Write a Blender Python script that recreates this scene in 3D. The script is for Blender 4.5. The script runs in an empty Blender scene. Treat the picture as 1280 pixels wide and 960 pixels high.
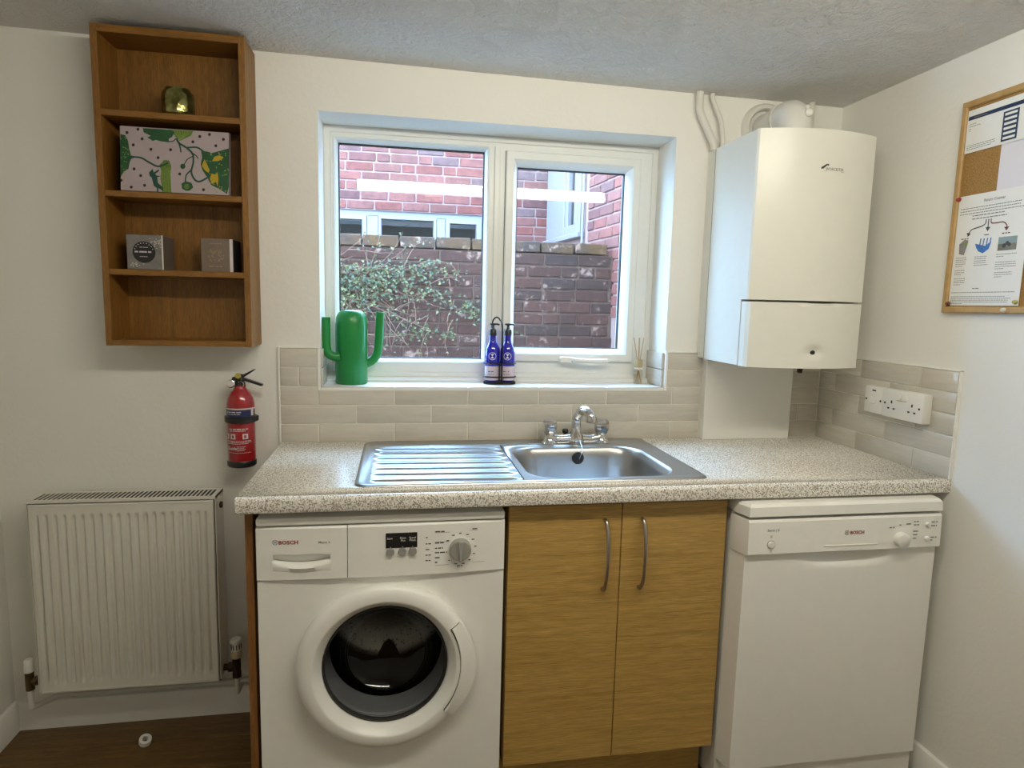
import bpy, bmesh, math, random
from mathutils import Vector, Matrix
from mathutils.geometry import tessellate_polygon

S = bpy.context.scene
COL = S.collection
RND = random.Random(11)
PI = math.pi

# ---------------------------------------------------------------- camera
cam_d = bpy.data.cameras.new('camera')
cam_d.sensor_width = 36.0
cam_d.lens = 799.25 / 1280 * 36.0
cam_d.clip_start = 0.02
cam = bpy.data.objects.new('camera', cam_d)
COL.objects.link(cam)
cam.matrix_world = Matrix(((0.98484777, -0.00273122, -0.17339954, -1.52676805),
                           (-0.17168462, 0.12578454, -0.97708886, -2.1102069),
                           (0.02447963, 0.99205382, 0.12340972, 1.36802907),
                           (0, 0, 0, 1)))
S.camera = cam

# ---------------------------------------------------------------- sky, exposure
SKY_STRENGTH = 23.0
SKY_COLOR = (0.39, 0.655, 1.0)
LAMP_STRENGTH = 42.0
LAMP_COLOR = (1.0, 0.94, 0.775)
world = bpy.data.worlds.new('overcast_sky')
S.world = world
world.use_nodes = True
bg = world.node_tree.nodes['Background']
bg.inputs[0].default_value = (*SKY_COLOR, 1)
bg.inputs[1].default_value = SKY_STRENGTH
S.view_settings.view_transform = 'Standard'
S.view_settings.look = 'None'
S.view_settings.gamma = 1.0
S.view_settings.use_curve_mapping = False
S.view_settings.exposure = 0.0
S.cycles.use_denoising = True
S.cycles.max_bounces = 10
S.cycles.diffuse_bounces = 6
S.cycles.transparent_max_bounces = 24
S.cycles.sample_clamp_indirect = 6.0


# ================================================================ helpers
def wt(o):
    """world translation of an object (no rotations are used on parents)"""
    v = Vector(o.location)
    return v + wt(o.parent) if o.parent else v


class MB:
    def __init__(self):
        self.v, self.f, self.m = [], [], []

    def add(self, vs, fs, m=0):
        b = len(self.v)
        self.v += [tuple(p) for p in vs]
        self.f += [tuple(b + i for i in q) for q in fs]
        self.m += [m] * len(fs)
        return self

    def box(self, x0, x1, y0, y1, z0, z1, m=0, bev=0, seg=1):
        x0, x1 = min(x0, x1), max(x0, x1)
        y0, y1 = min(y0, y1), max(y0, y1)
        z0, z1 = min(z0, z1), max(z0, z1)
        vs = [(x, y, z) for z in (z0, z1) for y in (y0, y1) for x in (x0, x1)]
        fs = [(0, 2, 3, 1), (4, 5, 7, 6), (0, 1, 5, 4), (2, 6, 7, 3), (0, 4, 6, 2), (1, 3, 7, 5)]
        if bev <= 0:
            return self.add(vs, fs, m)
        bm = bmesh.new()
        bv = [bm.verts.new(p) for p in vs]
        for q in fs:
            bm.faces.new([bv[i] for i in q])
        bmesh.ops.bevel(bm, geom=list(bm.edges), offset=bev, segments=seg, profile=.5, affect='EDGES')
        bm.verts.index_update()
        self.add([p.co for p in bm.verts], [[w.index for w in q.verts] for q in bm.faces], m)
        bm.free()
        return self

    def prism(self, poly, ax, a, b, m=0, caps=True):
        n = len(poly)

        def P(p, t):
            return {'x': (t, p[0], p[1]), 'y': (p[0], t, p[1]), 'z': (p[0], p[1], t)}[ax]
        vs = [P(p, a) for p in poly] + [P(p, b) for p in poly]
        fs = [(i, (i + 1) % n, n + (i + 1) % n, n + i) for i in range(n)]
        self.add(vs, fs, m)
        if caps:
            tr = tessellate_polygon([[Vector((p[0], p[1], 0)) for p in poly]])
            self.add(vs, [tuple(t) for t in tr] + [tuple(n + i for i in t) for t in tr], m)
        return self

    def lathe(self, prof, c, ax='z', seg=32, m=0, a0=0.0, a1=2 * PI, cap=True):
        full = abs(a1 - a0 - 2 * PI) < 1e-6
        n = seg if full else seg + 1
        vs = []
        for r, h in prof:
            for k in range(n):
                a = a0 + (a1 - a0) * k / seg
                p, q = r * math.cos(a), r * math.sin(a)
                d = {'z': (p, q, h), 'y': (p, h, q), 'x': (h, p, q)}[ax]
                vs.append((c[0] + d[0], c[1] + d[1], c[2] + d[2]))
        fs = []
        for j in range(len(prof) - 1):
            for k in range(seg):
                k2 = (k + 1) % n
                fs.append((j * n + k, j * n + k2, (j + 1) * n + k2, (j + 1) * n + k))
        if cap and full:
            for j in (0, len(prof) - 1):
                if prof[j][0] > 1e-6:
                    fs.append(tuple(j * n + k for k in range(n)))
        return self.add(vs, fs, m)

    def tube(self, path, r, seg=10, m=0, closed=False, caps=True):
        P = [Vector(p) for p in path]
        n = len(P)
        R = r if isinstance(r, (list, tuple)) else [r] * n
        T = []
        for i in range(n):
            a = P[(i - 1) % n] if (closed or i > 0) else P[i]
            b = P[(i + 1) % n] if (closed or i < n - 1) else P[i]
            T.append((b - a).normalized())
        u = T[0].orthogonal().normalized()
        vs = []
        for i in range(n):
            u = (u - T[i] * u.dot(T[i])).normalized()
            w = T[i].cross(u)
            for k in range(seg):
                a = 2 * PI * k / seg
                vs.append(P[i] + R[i] * (math.cos(a) * u + math.sin(a) * w))
        fs = []
        for i in range(n if closed else n - 1):
            j = (i + 1) % n
            for k in range(seg):
                k2 = (k + 1) % seg
                fs.append((i * seg + k, i * seg + k2, j * seg + k2, j * seg + k))
        if caps and not closed:
            fs.append(tuple(range(seg)))
            fs.append(tuple((n - 1) * seg + k for k in range(seg)))
        return self.add(vs, fs, m)

    def ring(self, rect, prof, plane='y', m=0):
        """mitred frame: rect (a0,a1,z0,z1), prof list of (inset, depth), closed profile"""
        a0, a1, z0, z1 = rect
        n = len(prof)
        vs = []
        for ca, cz, sa, sz in ((a0, z0, 1, 1), (a1, z0, -1, 1), (a1, z1, -1, -1), (a0, z1, 1, -1)):
            for i, d in prof:
                a, z = ca + sa * i, cz + sz * i
                vs.append((a, d, z) if plane == 'y' else (d, a, z))
        fs = []
        for c in range(4):
            c2 = (c + 1) % 4
            for i in range(n):
                j = (i + 1) % n
                fs.append((c * n + i, c * n + j, c2 * n + j, c2 * n + i))
        return self.add(vs, fs, m)

    def grid(self, fn, nu, nv, m=0):
        vs = [fn(i / nu, j / nv) for j in range(nv + 1) for i in range(nu + 1)]
        fs = [(j * (nu + 1) + i, j * (nu + 1) + i + 1, (j + 1) * (nu + 1) + i + 1, (j + 1) * (nu + 1) + i)
              for j in range(nv) for i in range(nu)]
        return self.add(vs, fs, m)

    def holed(self, loops, fn, m=0):
        """flat face with holes: loops of 2-D points, fn maps (a,b) to 3-D"""
        pts = [p for lp in loops for p in lp]
        tr = tessellate_polygon([[Vector((p[0], p[1], 0)) for p in lp] for lp in loops])
        return self.add([fn(*p) for p in pts], [tuple(t) for t in tr], m)

    def loft(self, loops, m=0, cap0=False, cap1=False):
        n = len(loops[0])
        vs = [p for lp in loops for p in lp]
        fs = []
        for j in range(len(loops) - 1):
            for k in range(n):
                k2 = (k + 1) % n
                fs.append((j * n + k, j * n + k2, (j + 1) * n + k2, (j + 1) * n + k))
        if cap0:
            fs.append(tuple(range(n)))
        if cap1:
            fs.append(tuple((len(loops) - 1) * n + k for k in range(n)))
        return self.add(vs, fs, m)

    def text(self, body, size, fn, align='LEFT', bold=0.0, m=0, sx=1.0):
        vs, fs = text_mesh(body, size, align, bold)
        return self.add([fn(p[0] * sx, p[1]) for p in vs], fs, m)

    def mesh(self, name, mats, smooth=40):
        me = bpy.data.meshes.new(name)
        me.from_pydata(self.v, [], self.f)
        bm = bmesh.new()
        bm.from_mesh(me)
        for i, q in enumerate(bm.faces):
            q.material_index = self.m[i]
        bmesh.ops.remove_doubles(bm, verts=bm.verts, dist=1e-6)
        bmesh.ops.recalc_face_normals(bm, faces=bm.faces)
        bm.to_mesh(me)
        bm.free()
        for mt in (mats if isinstance(mats, (list, tuple)) else [mats]):
            me.materials.append(M[mt])
        if smooth:
            me.polygons.foreach_set('use_smooth', [True] * len(me.polygons))
            me.set_sharp_from_angle(angle=math.radians(smooth))
        me.update()
        return me

    def build(self, name, mats, parent=None, smooth=40, label=None):
        return link(name, self.mesh(name, mats, smooth), parent, label)


def link(name, me, parent=None, label=None, loc=None):
    o = bpy.data.objects.new(name, me)
    COL.objects.link(o)
    base = Vector(loc) if loc else Vector((0, 0, 0))
    if parent:
        o.parent = parent
        o.location = base - wt(parent)
    else:
        o.location = base
    if label:
        o['label'] = label
    return o


def tag(o, label, cat, group=None, kind=None):
    o['label'] = label
    o['category'] = cat
    if group:
        o['group'] = group
    if kind:
        o['kind'] = kind
    return o


def thing(name, label, cat, loc, group=None, kind=None):
    o = bpy.data.objects.new(name, None)
    o.empty_display_size = .05
    COL.objects.link(o)
    o.location = loc
    return tag(o, label, cat, group, kind)


_tc = {}


def text_mesh(body, size, align, bold):
    key = (body, align, bold)
    if key not in _tc:
        cu = bpy.data.curves.new('txt', 'FONT')
        cu.body = body
        cu.align_x = align
        cu.size = 1.0
        cu.offset = bold
        cu.resolution_u = 2
        ob = bpy.data.objects.new('txt', cu)
        COL.objects.link(ob)
        dg = bpy.context.evaluated_depsgraph_get()
        me = bpy.data.meshes.new_from_object(ob.evaluated_get(dg))
        _tc[key] = ([(v.co.x, v.co.y) for v in me.vertices], [tuple(p.vertices) for p in me.polygons])
        bpy.data.objects.remove(ob)
        bpy.data.curves.remove(cu)
        bpy.data.meshes.remove(me)
    vs, fs = _tc[key]
    return [(x * size, y * size) for x, y in vs], fs


def rrect(x0, x1, y0, y1, r, n=6):
    out = []
    for cx, cy, a in ((x1 - r, y1 - r, 0), (x0 + r, y1 - r, .5), (x0 + r, y0 + r, 1), (x1 - r, y0 + r, 1.5)):
        for k in range(n + 1):
            t = (a + .5 * k / n) * PI
            out.append((cx + r * math.cos(t), cy + r * math.sin(t)))
    return out


def circ(cx, cy, r, n=32, ry=None):
    return [(cx + r * math.cos(2 * PI * k / n), cy + (ry or r) * math.sin(2 * PI * k / n)) for k in range(n)]


def smooth_path(pts, sub=6):
    """Catmull-Rom through points"""
    P = [Vector(p) for p in pts]
    P = [2 * P[0] - P[1]] + P + [2 * P[-1] - P[-2]]
    out = []
    for i in range(1, len(P) - 2):
        a, b, c, d = P[i - 1:i + 3]
        for k in range(sub):
            t = k / sub
            out.append(.5 * ((2 * b) + (c - a) * t + (2 * a - 5 * b + 4 * c - d) * t * t + (3 * b - a - 3 * c + d) * t ** 3))
    out.append(P[-2])
    return out


# ================================================================ materials
M = {}


class NT:
    def __init__(self, name):
        self.mat = bpy.data.materials.new(name)
        self.mat.use_nodes = True
        self.t = self.mat.node_tree
        self.b = self.t.nodes['Principled BSDF']
        self.out = self.t.nodes['Material Output']
        M[name] = self.mat

    def n(self, typ, **kw):
        nd = self.t.nodes.new('ShaderNode' + typ)
        for k, v in kw.items():
            if k in nd.inputs:
                nd.inputs[k].default_value = v
            else:
                setattr(nd, k, v)
        return nd

    def l(self, a, b):
        self.t.links.new(a, b)

    def coords(self, scale=(1, 1, 1), kind='Object', rot=(0, 0, 0)):
        if kind == 'World':
            src = self.n('NewGeometry').outputs['Position']
        else:
            src = self.n('TexCoord').outputs[kind]
        mp = self.n('Mapping')
        mp.inputs['Scale'].default_value = scale
        mp.inputs['Rotation'].default_value = rot
        self.l(src, mp.inputs['Vector'])
        return mp.outputs[0]

    def noise(self, vec, scale, detail=4, rough=.55, dist=0):
        nd = self.n('TexNoise')
        nd.inputs['Scale'].default_value = scale
        nd.inputs['Detail'].default_value = detail
        nd.inputs['Roughness'].default_value = rough
        nd.inputs['Distortion'].default_value = dist
        if vec is not None:
            self.l(vec, nd.inputs['Vector'])
        return nd.outputs['Fac']

    def ramp(self, fac, stops, interp='LINEAR'):
        nd = self.n('ValToRGB')
        cr = nd.color_ramp
        cr.interpolation = interp
        while len(cr.elements) < len(stops):
            cr.elements.new(.5)
        for e, (p, c) in zip(cr.elements, stops):
            e.position = p
            e.color = (*c, 1) if len(c) == 3 else c
        self.l(fac, nd.inputs[0])
        return nd.outputs[0]

    def mix(self, fac, a, b, mode='MIX'):
        nd = self.n('Mix', data_type='RGBA', blend_type=mode)
        for s, v in (('Factor', fac), ('A', a), ('B', b)):
            i = [q for q in nd.inputs if q.name == s and (q.type == 'RGBA' or s == 'Factor')][0]
            if isinstance(v, (int, float)):
                i.default_value = v
            elif isinstance(v, tuple):
                i.default_value = (*v, 1)
            else:
                self.l(v, i)
        return [o for o in nd.outputs if o.type == 'RGBA'][0]

    def bump(self, h, strength, dist):
        nd = self.n('Bump')
        nd.inputs['Strength'].default_value = strength
        nd.inputs['Distance'].default_value = dist
        self.l(h, nd.inputs['Height'])
        self.l(nd.outputs[0], self.b.inputs['Normal'])

    def set(self, color=None, rough=None, metal=None, **kw):
        if color is not None:
            if isinstance(color, tuple):
                self.b.inputs['Base Color'].default_value = (*color, 1)
            else:
                self.l(color, self.b.inputs['Base Color'])
        if rough is not None:
            if isinstance(rough, (int, float)):
                self.b.inputs['Roughness'].default_value = rough
            else:
                self.l(rough, self.b.inputs['Roughness'])
        if metal is not None:
            self.b.inputs['Metallic'].default_value = metal
        for k, v in kw.items():
            self.b.inputs[k.replace('_', ' ')].default_value = v
        return self


def plain(name, color, rough=.5, metal=0, var=.04, scale=30, bump=0.0, bscale=200, **kw):
    """procedural colour with slight tonal variation"""
    t = NT(name)
    v = t.coords()
    f = t.noise(v, scale, 3)
    lo = tuple(c * (1 - var) for c in color)
    hi = tuple(min(1, c * (1 + var)) for c in color)
    t.set(t.ramp(f, [(.3, lo), (.7, hi)]), rough, metal, **kw)
    if bump:
        t.bump(t.noise(v, bscale, 3), bump, .002)
    return t


def paint(name, color, bs=60, st=.25, dist=.004):
    t = NT(name)
    v = t.coords()
    f = t.noise(v, 2.2, 4)
    t.set(t.ramp(f, [(.3, tuple(c * .965 for c in color)), (.7, color)]), .62)
    t.bump(t.noise(v, bs, 6, .6), st, dist)
    return t


paint('wall_paint', (.83, .82, .775))
paint('reveal_paint', (.82, .82, .80))
# textured ceiling
t = NT('ceiling_paint')
v = t.coords()
n1 = t.noise(v, 24, 6, .65, 1.6)
n2 = t.noise(v, 60, 4, .6, .4)
h = t.mix(.35, n1, n2)
t.set((.87, .87, .86), .8)
t.bump(h, 1.0, .03)


def wood(name, dark, mid, light, scale, rough=.45, fine=1.0):
    t = NT(name)
    v = t.coords(scale)
    a = t.noise(v, 3.0, 6, .6, .6)
    b = t.noise(v, 22.0 * fine, 5, .6, .2)
    base = t.ramp(a, [(.28, dark), (.5, mid), (.72, light)])
    fine_c = t.ramp(b, [(.38, (.60, .58, .55)), (.60, (1.08, 1.08, 1.08))])
    t.set(t.mix(.75, base, fine_c, 'MULTIPLY'), rough)
    t.bump(b, .12, .001)
    return t


wood('oak_door', (.360, .2170, .0560), (.450, .2810, .0780), (.512, .3290, .0990), (1.0, 4, 34), .42)
wood('oak_shelf', (.175, .0741, .0094), (.235, .103, .0137), (.28, .1287, .0187), (22, 22, 1.6), .5)
wood('oak_shelf_flat', (.175, .0741, .0094), (.235, .103, .0137), (.28, .1287, .0187), (1.6, 20, 22), .5)
wood('end_panel_wood', (.16, .0617, .0144), (.22, .0902, .0224), (.27, .1187, .032), (20, 20, 1.4), .45)
wood('floor_wood', (.0825, .0441, .0112), (.1375, .0756, .0196), (.187, .105, .0294), (1.3, 16, 4), .42)
plain('frame_wood', (.43, .265, .098), .5, var=.12, scale=45)

# speckled laminate worktop
t = NT('speckle_laminate')
v = t.coords()
f1 = t.noise(v, 270, 2, .5)
f2 = t.noise(v, 400, 2, .5)
f3 = t.noise(v, 190, 2, .5)
c = t.ramp(f1, [(.0, (.87, .845, .79)), (.47, (.84, .81, .755)), (.54, (.52, .475, .41)), (.63, (.20, .17, .135))])
c = t.mix(t.ramp(f2, [(.55, (0, 0, 0)), (.60, (1, 1, 1))]), c, (.88, .86, .82))
c = t.mix(t.ramp(f3, [(.60, (0, 0, 0)), (.64, (1, 1, 1))]), c, (.38, .34, .285))
t.set(c, .22)
t.bump(f2, .08, .0008)

# glazed tile: streaky taupe
t = NT('tile_glaze')
v = t.coords((3, 3, 22), 'World')
f = t.noise(v, 2.6, 5, .6, .8)
oi = t.n('ObjectInfo').outputs['Random']
c = t.ramp(f, [(.25, (.53, .497, .435)), (.5, (.585, .55, .485)), (.75, (.64, .607, .545))])
tint = t.ramp(oi, [(0, (.93, .93, .92)), (1, (1.04, 1.03, 1.02))])
t.set(t.mix(1, c, tint, 'MULTIPLY'), .16, Specular_IOR_Level=.5)
t.bump(t.noise(t.coords((1, 1, 1), 'World'), 26, 3), .18, .004)
plain('grout', (.78, .75, .66), .8)
plain('trim_white', (.86, .86, .83), .35)


def bricks_mat(name, stops, white, wstart, lichen=None):
    t = NT(name)
    r = t.n('ObjectInfo').outputs['Random']
    v = t.coords(kind='World')
    c = t.ramp(r, stops)
    f = t.noise(v, 26, 6, .65)
    c = t.mix(1, c, t.ramp(f, [(.3, (.62, .60, .60)), (.7, (1.25, 1.22, 1.2))]), 'MULTIPLY')
    w = t.noise(v, 11, 6, .72, .4)
    c = t.mix(t.ramp(w, [(wstart, (0, 0, 0)), (wstart + .07, (1, 1, 1))]), c, white)
    if lichen:
        g = t.noise(v, 5, 4, .6)
        c = t.mix(t.ramp(g, [(.42, (0, 0, 0)), (.62, (.8, .8, .8))]), c, lichen)
    t.set(c, .9)
    t.bump(f, .5, .006)
    return t


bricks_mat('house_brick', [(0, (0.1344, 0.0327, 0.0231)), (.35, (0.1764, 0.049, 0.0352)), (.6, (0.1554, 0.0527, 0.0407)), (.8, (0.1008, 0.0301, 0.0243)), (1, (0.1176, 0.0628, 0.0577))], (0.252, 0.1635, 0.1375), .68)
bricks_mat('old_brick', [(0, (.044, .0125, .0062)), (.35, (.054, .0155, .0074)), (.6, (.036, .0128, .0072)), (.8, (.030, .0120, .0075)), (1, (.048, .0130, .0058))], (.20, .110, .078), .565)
bricks_mat('coping_brick', [(0, (.050, .021, .013)), (.5, (.060, .028, .013)), (1, (.038, .021, .014))], (.27, .150, .105), .545, (.080, .032, .005))
plain('mortar_old', (.085, .044, .029), .95, var=.25, scale=30, bump=.5)
plain('mortar_pale', (0.24, 0.1375, 0.1175), .95, var=.12, scale=40, bump=.4)
plain('concrete', (.22, .215, .205), .9, var=.15, scale=6, bump=.4)
plain('render_far', (.45, .18, .14), .9, var=.2, scale=9, bump=.3)
plain('upvc', (.80, .82, .80), .28, var=.01)
plain('upvc_out', (0.1897, 0.1614, 0.1603), .4, var=.02)
plain('seal_black', (.012, .012, .013), .6)
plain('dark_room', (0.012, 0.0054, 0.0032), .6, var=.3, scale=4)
plain('blind', (0.144, 0.07, 0.0425), .7)

plain('enamel_white', (.86, .855, .82), .30, var=.012)
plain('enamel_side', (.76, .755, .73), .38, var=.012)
plain('boiler_white', (.77, .77, .71), .30, var=.01)
plain('radiator_white', (.74, .72, .65), .38, var=.02)
plain('pipe_white', (.70, .685, .64), .45, var=.02)
plain('plastic_white', (.82, .81, .77), .35, var=.01)
plain('plastic_grey', (.30, .29, .27), .35, var=.05)
plain('plastic_black', (.010, .010, .011), .35)
plain('rubber_grey', (.15, .155, .16), .42, var=.06)
plain('gap_dark', (.02, .018, .016), .7)
plain('print_dark', (.05, .05, .05), .6)
plain('print_grey', (.22, .22, .215), .6)
plain('print_white', (.80, .80, .78), .5)
plain('print_red', (.25, .008, .012), .5)
plain('brass_dull', (.16, .11, .065), .45, 1, var=.15)
plain('brass_dark', (.05, .028, .016), .5, .6, var=.15)
plain('red_paint', (.30, .008, .012), .22, var=.03, Coat_Weight=.5)
plain('label_red', (.27, .010, .014), .4, var=.03)
plain('label_blue', (.010, .016, .075), .35)
plain('label_white', (.62, .55, .56), .5)
plain('green_plastic', (.006, .205, .040), .33, var=.04)
plain('caddy_black', (.012, .012, .013), .4, .5)
plain('label_lilac', (.60, .50, .56), .5)
plain('label_tan', (.50, .42, .26), .5)
plain('reed', (.42, .29, .16), .7)
plain('diffuser_collar', (.42, .33, .19), .6)
plain('card_pink', (0.3978, 0.329, 0.3366), .6, var=.03)
plain('card_edge', (.30, .24, .24), .6)
plain('ink_green', (.012, .075, .022), .6, var=.2)
plain('ink_leaf', (.10, .17, .025), .6, var=.25, scale=150)
plain('ink_teal', (.008, .060, .042), .6)
plain('ink_dark', (.022, .012, .012), .6)
plain('ink_yellow', (.42, .29, .012), .6)
plain('ink_lime', (.20, .28, .05), .6)
plain('tin_silver', (0.2448, 0.2312, 0.2176), .38, .55, var=.12, scale=60)
plain('tin_side', (.13, .10, .085), .5)
plain('tin_edge', (.62, .58, .52), .35, .4)
plain('taupe_card', (0.165, 0.1237, 0.0938), .5, var=.06)
plain('gold_foil', (.36, .27, .16), .35, .6)
plain('paper', (.80, .80, .78), .6, var=.01)
plain('paper_lilac', (.72, .70, .76), .55, var=.01)
plain('paper_blue', (.60, .70, .82), .6)
plain('navy', (.012, .030, .085), .5)
plain('photo_sky', (.22, .30, .32), .5)
plain('photo_ground', (.16, .15, .12), .5, var=.3)
plain('ink_blue', (.03, .13, .38), .5, var=.2)
plain('ink_brown', (.12, .03, .022), .5)
plain('pin_red', (.32, .02, .02), .3)
plain('pin_brown', (.16, .05, .03), .3)
plain('pin_yellow', (.40, .36, .06), .3)
plain('pin_clear', (.62, .60, .50), .15)
plain('stem_pale', (.17, .085, .05), .8, var=.15)
t = NT('leaf_green')
f = t.noise(t.coords(), 24, 3)
t.set(t.ramp(f, [(.3, (.018, .022, .0055)), (.5, (.044, .050, .013)), (.70, (.15, .125, .034))]), .45)
t = NT('cork')
v = t.coords()
t.set(t.ramp(t.noise(v, 260, 3, .7), [(.3, (.20, .105, .028)), (.55, (.34, .19, .055)), (.75, (.42, .26, .09))]), .85)
t.bump(t.noise(v, 300, 3), .3, .002)

# metals
t = NT('stainless')
v = t.coords((6, 90, 90))
t.set((.44, .445, .45), t.ramp(t.noise(v, 2, 2), [(.3, (.30, .30, .30)), (.7, (.33, .33, .33))]), 1)
NT('chrome').set((.72, .72, .73), .08, 1)
NT('steel_handle').set((.46, .41, .36), .3, 1)
t = NT('drum_steel')
v = t.coords()
vo = t.n('TexVoronoi')
vo.inputs['Scale'].default_value = 90
t.l(v, vo.inputs['Vector'])
t.set(t.ramp(vo.outputs['Distance'], [(.18, (.01, .01, .01)), (.26, (.15, .147, .14))]), .22, 1)
NT('paddle_steel').set((.30, .28, .26), .16, 1)
t = NT('mercury_glass')
v = t.coords()
vo = t.n('TexVoronoi')
vo.inputs['Scale'].default_value = 55
t.l(v, vo.inputs['Vector'])
t.set(t.ramp(t.noise(v, 40, 4), [(.3, (.11, .10, .025)), (.7, (.34, .31, .11))]), .16, .85)
t.bump(vo.outputs['Distance'], .22, .006)
NT('blue_glass').set((.012, .010, .36), .08, 0, Coat_Weight=.6, Specular_IOR_Level=.7)
NT('blue_deep').set((.004, .004, .11), .2)


def glassy(name, tint=(1, 1, 1), ior=1.5, gain=1.0):
    t = NT(name)
    tr = t.n('BsdfTransparent')
    tr.inputs[0].default_value = (*tint, 1)
    gl = t.n('BsdfGlossy')
    gl.inputs['Roughness'].default_value = 0.0
    # two-sided Schlick reflectance (the plain Fresnel node turns back faces into mirrors)
    ge = t.n('NewGeometry')
    dot = t.n('VectorMath', operation='DOT_PRODUCT')
    t.l(ge.outputs['Incoming'], dot.inputs[0])
    t.l(ge.outputs['Normal'], dot.inputs[1])
    ab = t.n('Math', operation='ABSOLUTE')
    t.l(dot.outputs['Value'], ab.inputs[0])
    om = t.n('Math', operation='SUBTRACT')
    om.inputs[0].default_value = 1.0
    t.l(ab.outputs[0], om.inputs[1])
    pw = t.n('Math', operation='POWER')
    pw.inputs[1].default_value = 5.0
    t.l(om.outputs[0], pw.inputs[0])
    f0 = ((ior - 1) / (ior + 1)) ** 2 * gain
    ma = t.n('Math', operation='MULTIPLY_ADD')
    ma.inputs[1].default_value = 1 - f0
    ma.inputs[2].default_value = f0
    t.l(pw.outputs[0], ma.inputs[0])
    mx = t.n('MixShader')
    t.l(ma.outputs[0], mx.inputs[0])
    t.l(tr.outputs[0], mx.inputs[1])
    t.l(gl.outputs[0], mx.inputs[2])
    t.l(mx.outputs[0], t.out.inputs[0])
    return t


glassy('pane_glass', (.97, .98, .98))
glassy('door_glass', (.86, .87, .88), 1.42)
glassy('clear_glass', (.93, .92, .88), 1.4)
glassy('far_glass', (.75, .72, .68), 1.35, .5)
t = NT('lamp_glow')
em = t.n('Emission')
em.inputs[0].default_value = (*LAMP_COLOR, 1)
em.inputs[1].default_value = LAMP_STRENGTH
t.l(em.outputs[0], t.out.inputs[0])

# ================================================================ room dimensions
XL, XR = -2.715, 0.0
YF = -3.5
H = 0.9102           # worktop top
ZT = 1.215           # tile top
WX0, WX1, WZ0, WZ1 = -1.775, -0.610, 1.0907, 1.940   # window opening
TW = 0.32            # outer wall thickness
ZC0, ZC1 = 2.079, 2.104  # ceiling height at right / left


def struct(name, mb, mats, label, cat, smooth=40):
    return tag(mb.build(name, mats, None, smooth), label, cat, kind='structure')


# ---------------------------------------------------------------- walls
mb = MB()
zt = 2.35
mb.box(XL - .25, WX0, 0, TW, -.2, zt).box(WX1, XR + .25, 0, TW, -.2, zt)
mb.box(WX0, WX1, 0, TW, -.2, WZ0 - .012).box(WX0, WX1, 0, TW, WZ1, zt)
wall_back = struct('wall_back', mb, 'wall_paint', 'cream painted back wall around the window', 'wall')
wall_right = struct('wall_right', MB().box(XR, XR + .25, YF - .2, 0, -.2, zt), 'wall_paint',
                    'cream painted right wall behind the notice board', 'wall')
struct('wall_left', MB().box(XL - .25, XL, YF - .2, 0, -.2, zt), 'wall_paint', 'plain cream wall left of the radiator', 'wall')
struct('wall_front', MB().box(XL, XR, YF - .2, YF, -.2, zt), 'wall_paint', 'plain cream wall behind the viewer', 'wall')
mb = MB()
mb.prism([(XL, ZC1), (XR, ZC0), (XR, zt), (XL, zt)], 'y', YF, 0)
struct('ceiling', mb, 'ceiling_paint', 'low white ceiling with stippled plaster texture', 'ceiling')

# floor with planks
floor = struct('floor', MB().box(XL, XR, YF, 0, -.2, -.006), 'gap_dark', 'dark brown wood plank floor', 'floor')
pw_, pl_ = .131, 1.25
pm = MB().box(.0008, pl_ - .0008, -pw_ + .0008, -.0008, -.006, 0, bev=.0012).mesh('plank', 'floor_wood', 0)
row = 0
y = 0.0
while y > YF + .02:
    x = XL - (row * .43) % pl_
    while x < XR - .02:
        a, b = max(x, XL), min(x + pl_, XR)
        if b - a > .03:
            me = pm if (b - a > pl_ - .001 and y - pw_ > YF) else MB().box(.0008, b - a - .0008, -min(pw_, y - YF) + .0008, -.0008, -.006, 0, bev=.0012).mesh('plank', 'floor_wood', 0)
            link('plank', me, floor, loc=(a, y, 0))
        x += pl_
    y -= pw_
    row += 1


def skirt(name, poly, ax, a, b, label):
    struct(name, MB().prism(poly, ax, a, b), 'plastic_white', label, 'baseboard', 30)


sk = lambda s, o: [(o, 0), (o + s * .016, 0), (o + s * .016, .078), (o + s * .010, .090), (o, .093)]
skirt('baseboard_back', sk(-1, 0), 'x', XL, -1.889, 'white skirting board under the radiator')
skirt('baseboard_left', sk(1, XL), 'y', YF, 0, 'white skirting board along the left wall')
skirt('baseboard_right', [(0, 0), (-.016, 0), (-.016, .088), (-.010, .100), (0, .103)], 'y', YF, 0, 'white skirting board right of the dishwasher')

# ---------------------------------------------------------------- tiles (parts of the walls)
TP = (ZT - H) / 5.0


def tile_mesh(w, h, plane):
    g = .0016
    mb = MB()
    if plane == 'y':
        mb.box(g, w - g, -.009, -.0005, g, h - g, bev=.0018, seg=2)
    else:
        mb.box(-.009, -.0005, -(w - g), -g, g, h - g, bev=.0018, seg=2)
    return mb.mesh('tile', 'tile_glaze', 50)


_tm = {}


def tile(a, b, r, plane, parent, at0=0.0):
    k = (round(b - a, 4), plane)
    if k not in _tm:
        _tm[k] = tile_mesh(b - a, TP, plane)
    z = H + r * TP
    link('tile', _tm[k], parent, loc=(a, at0, z) if plane == 'y' else (at0, a, z))


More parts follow.
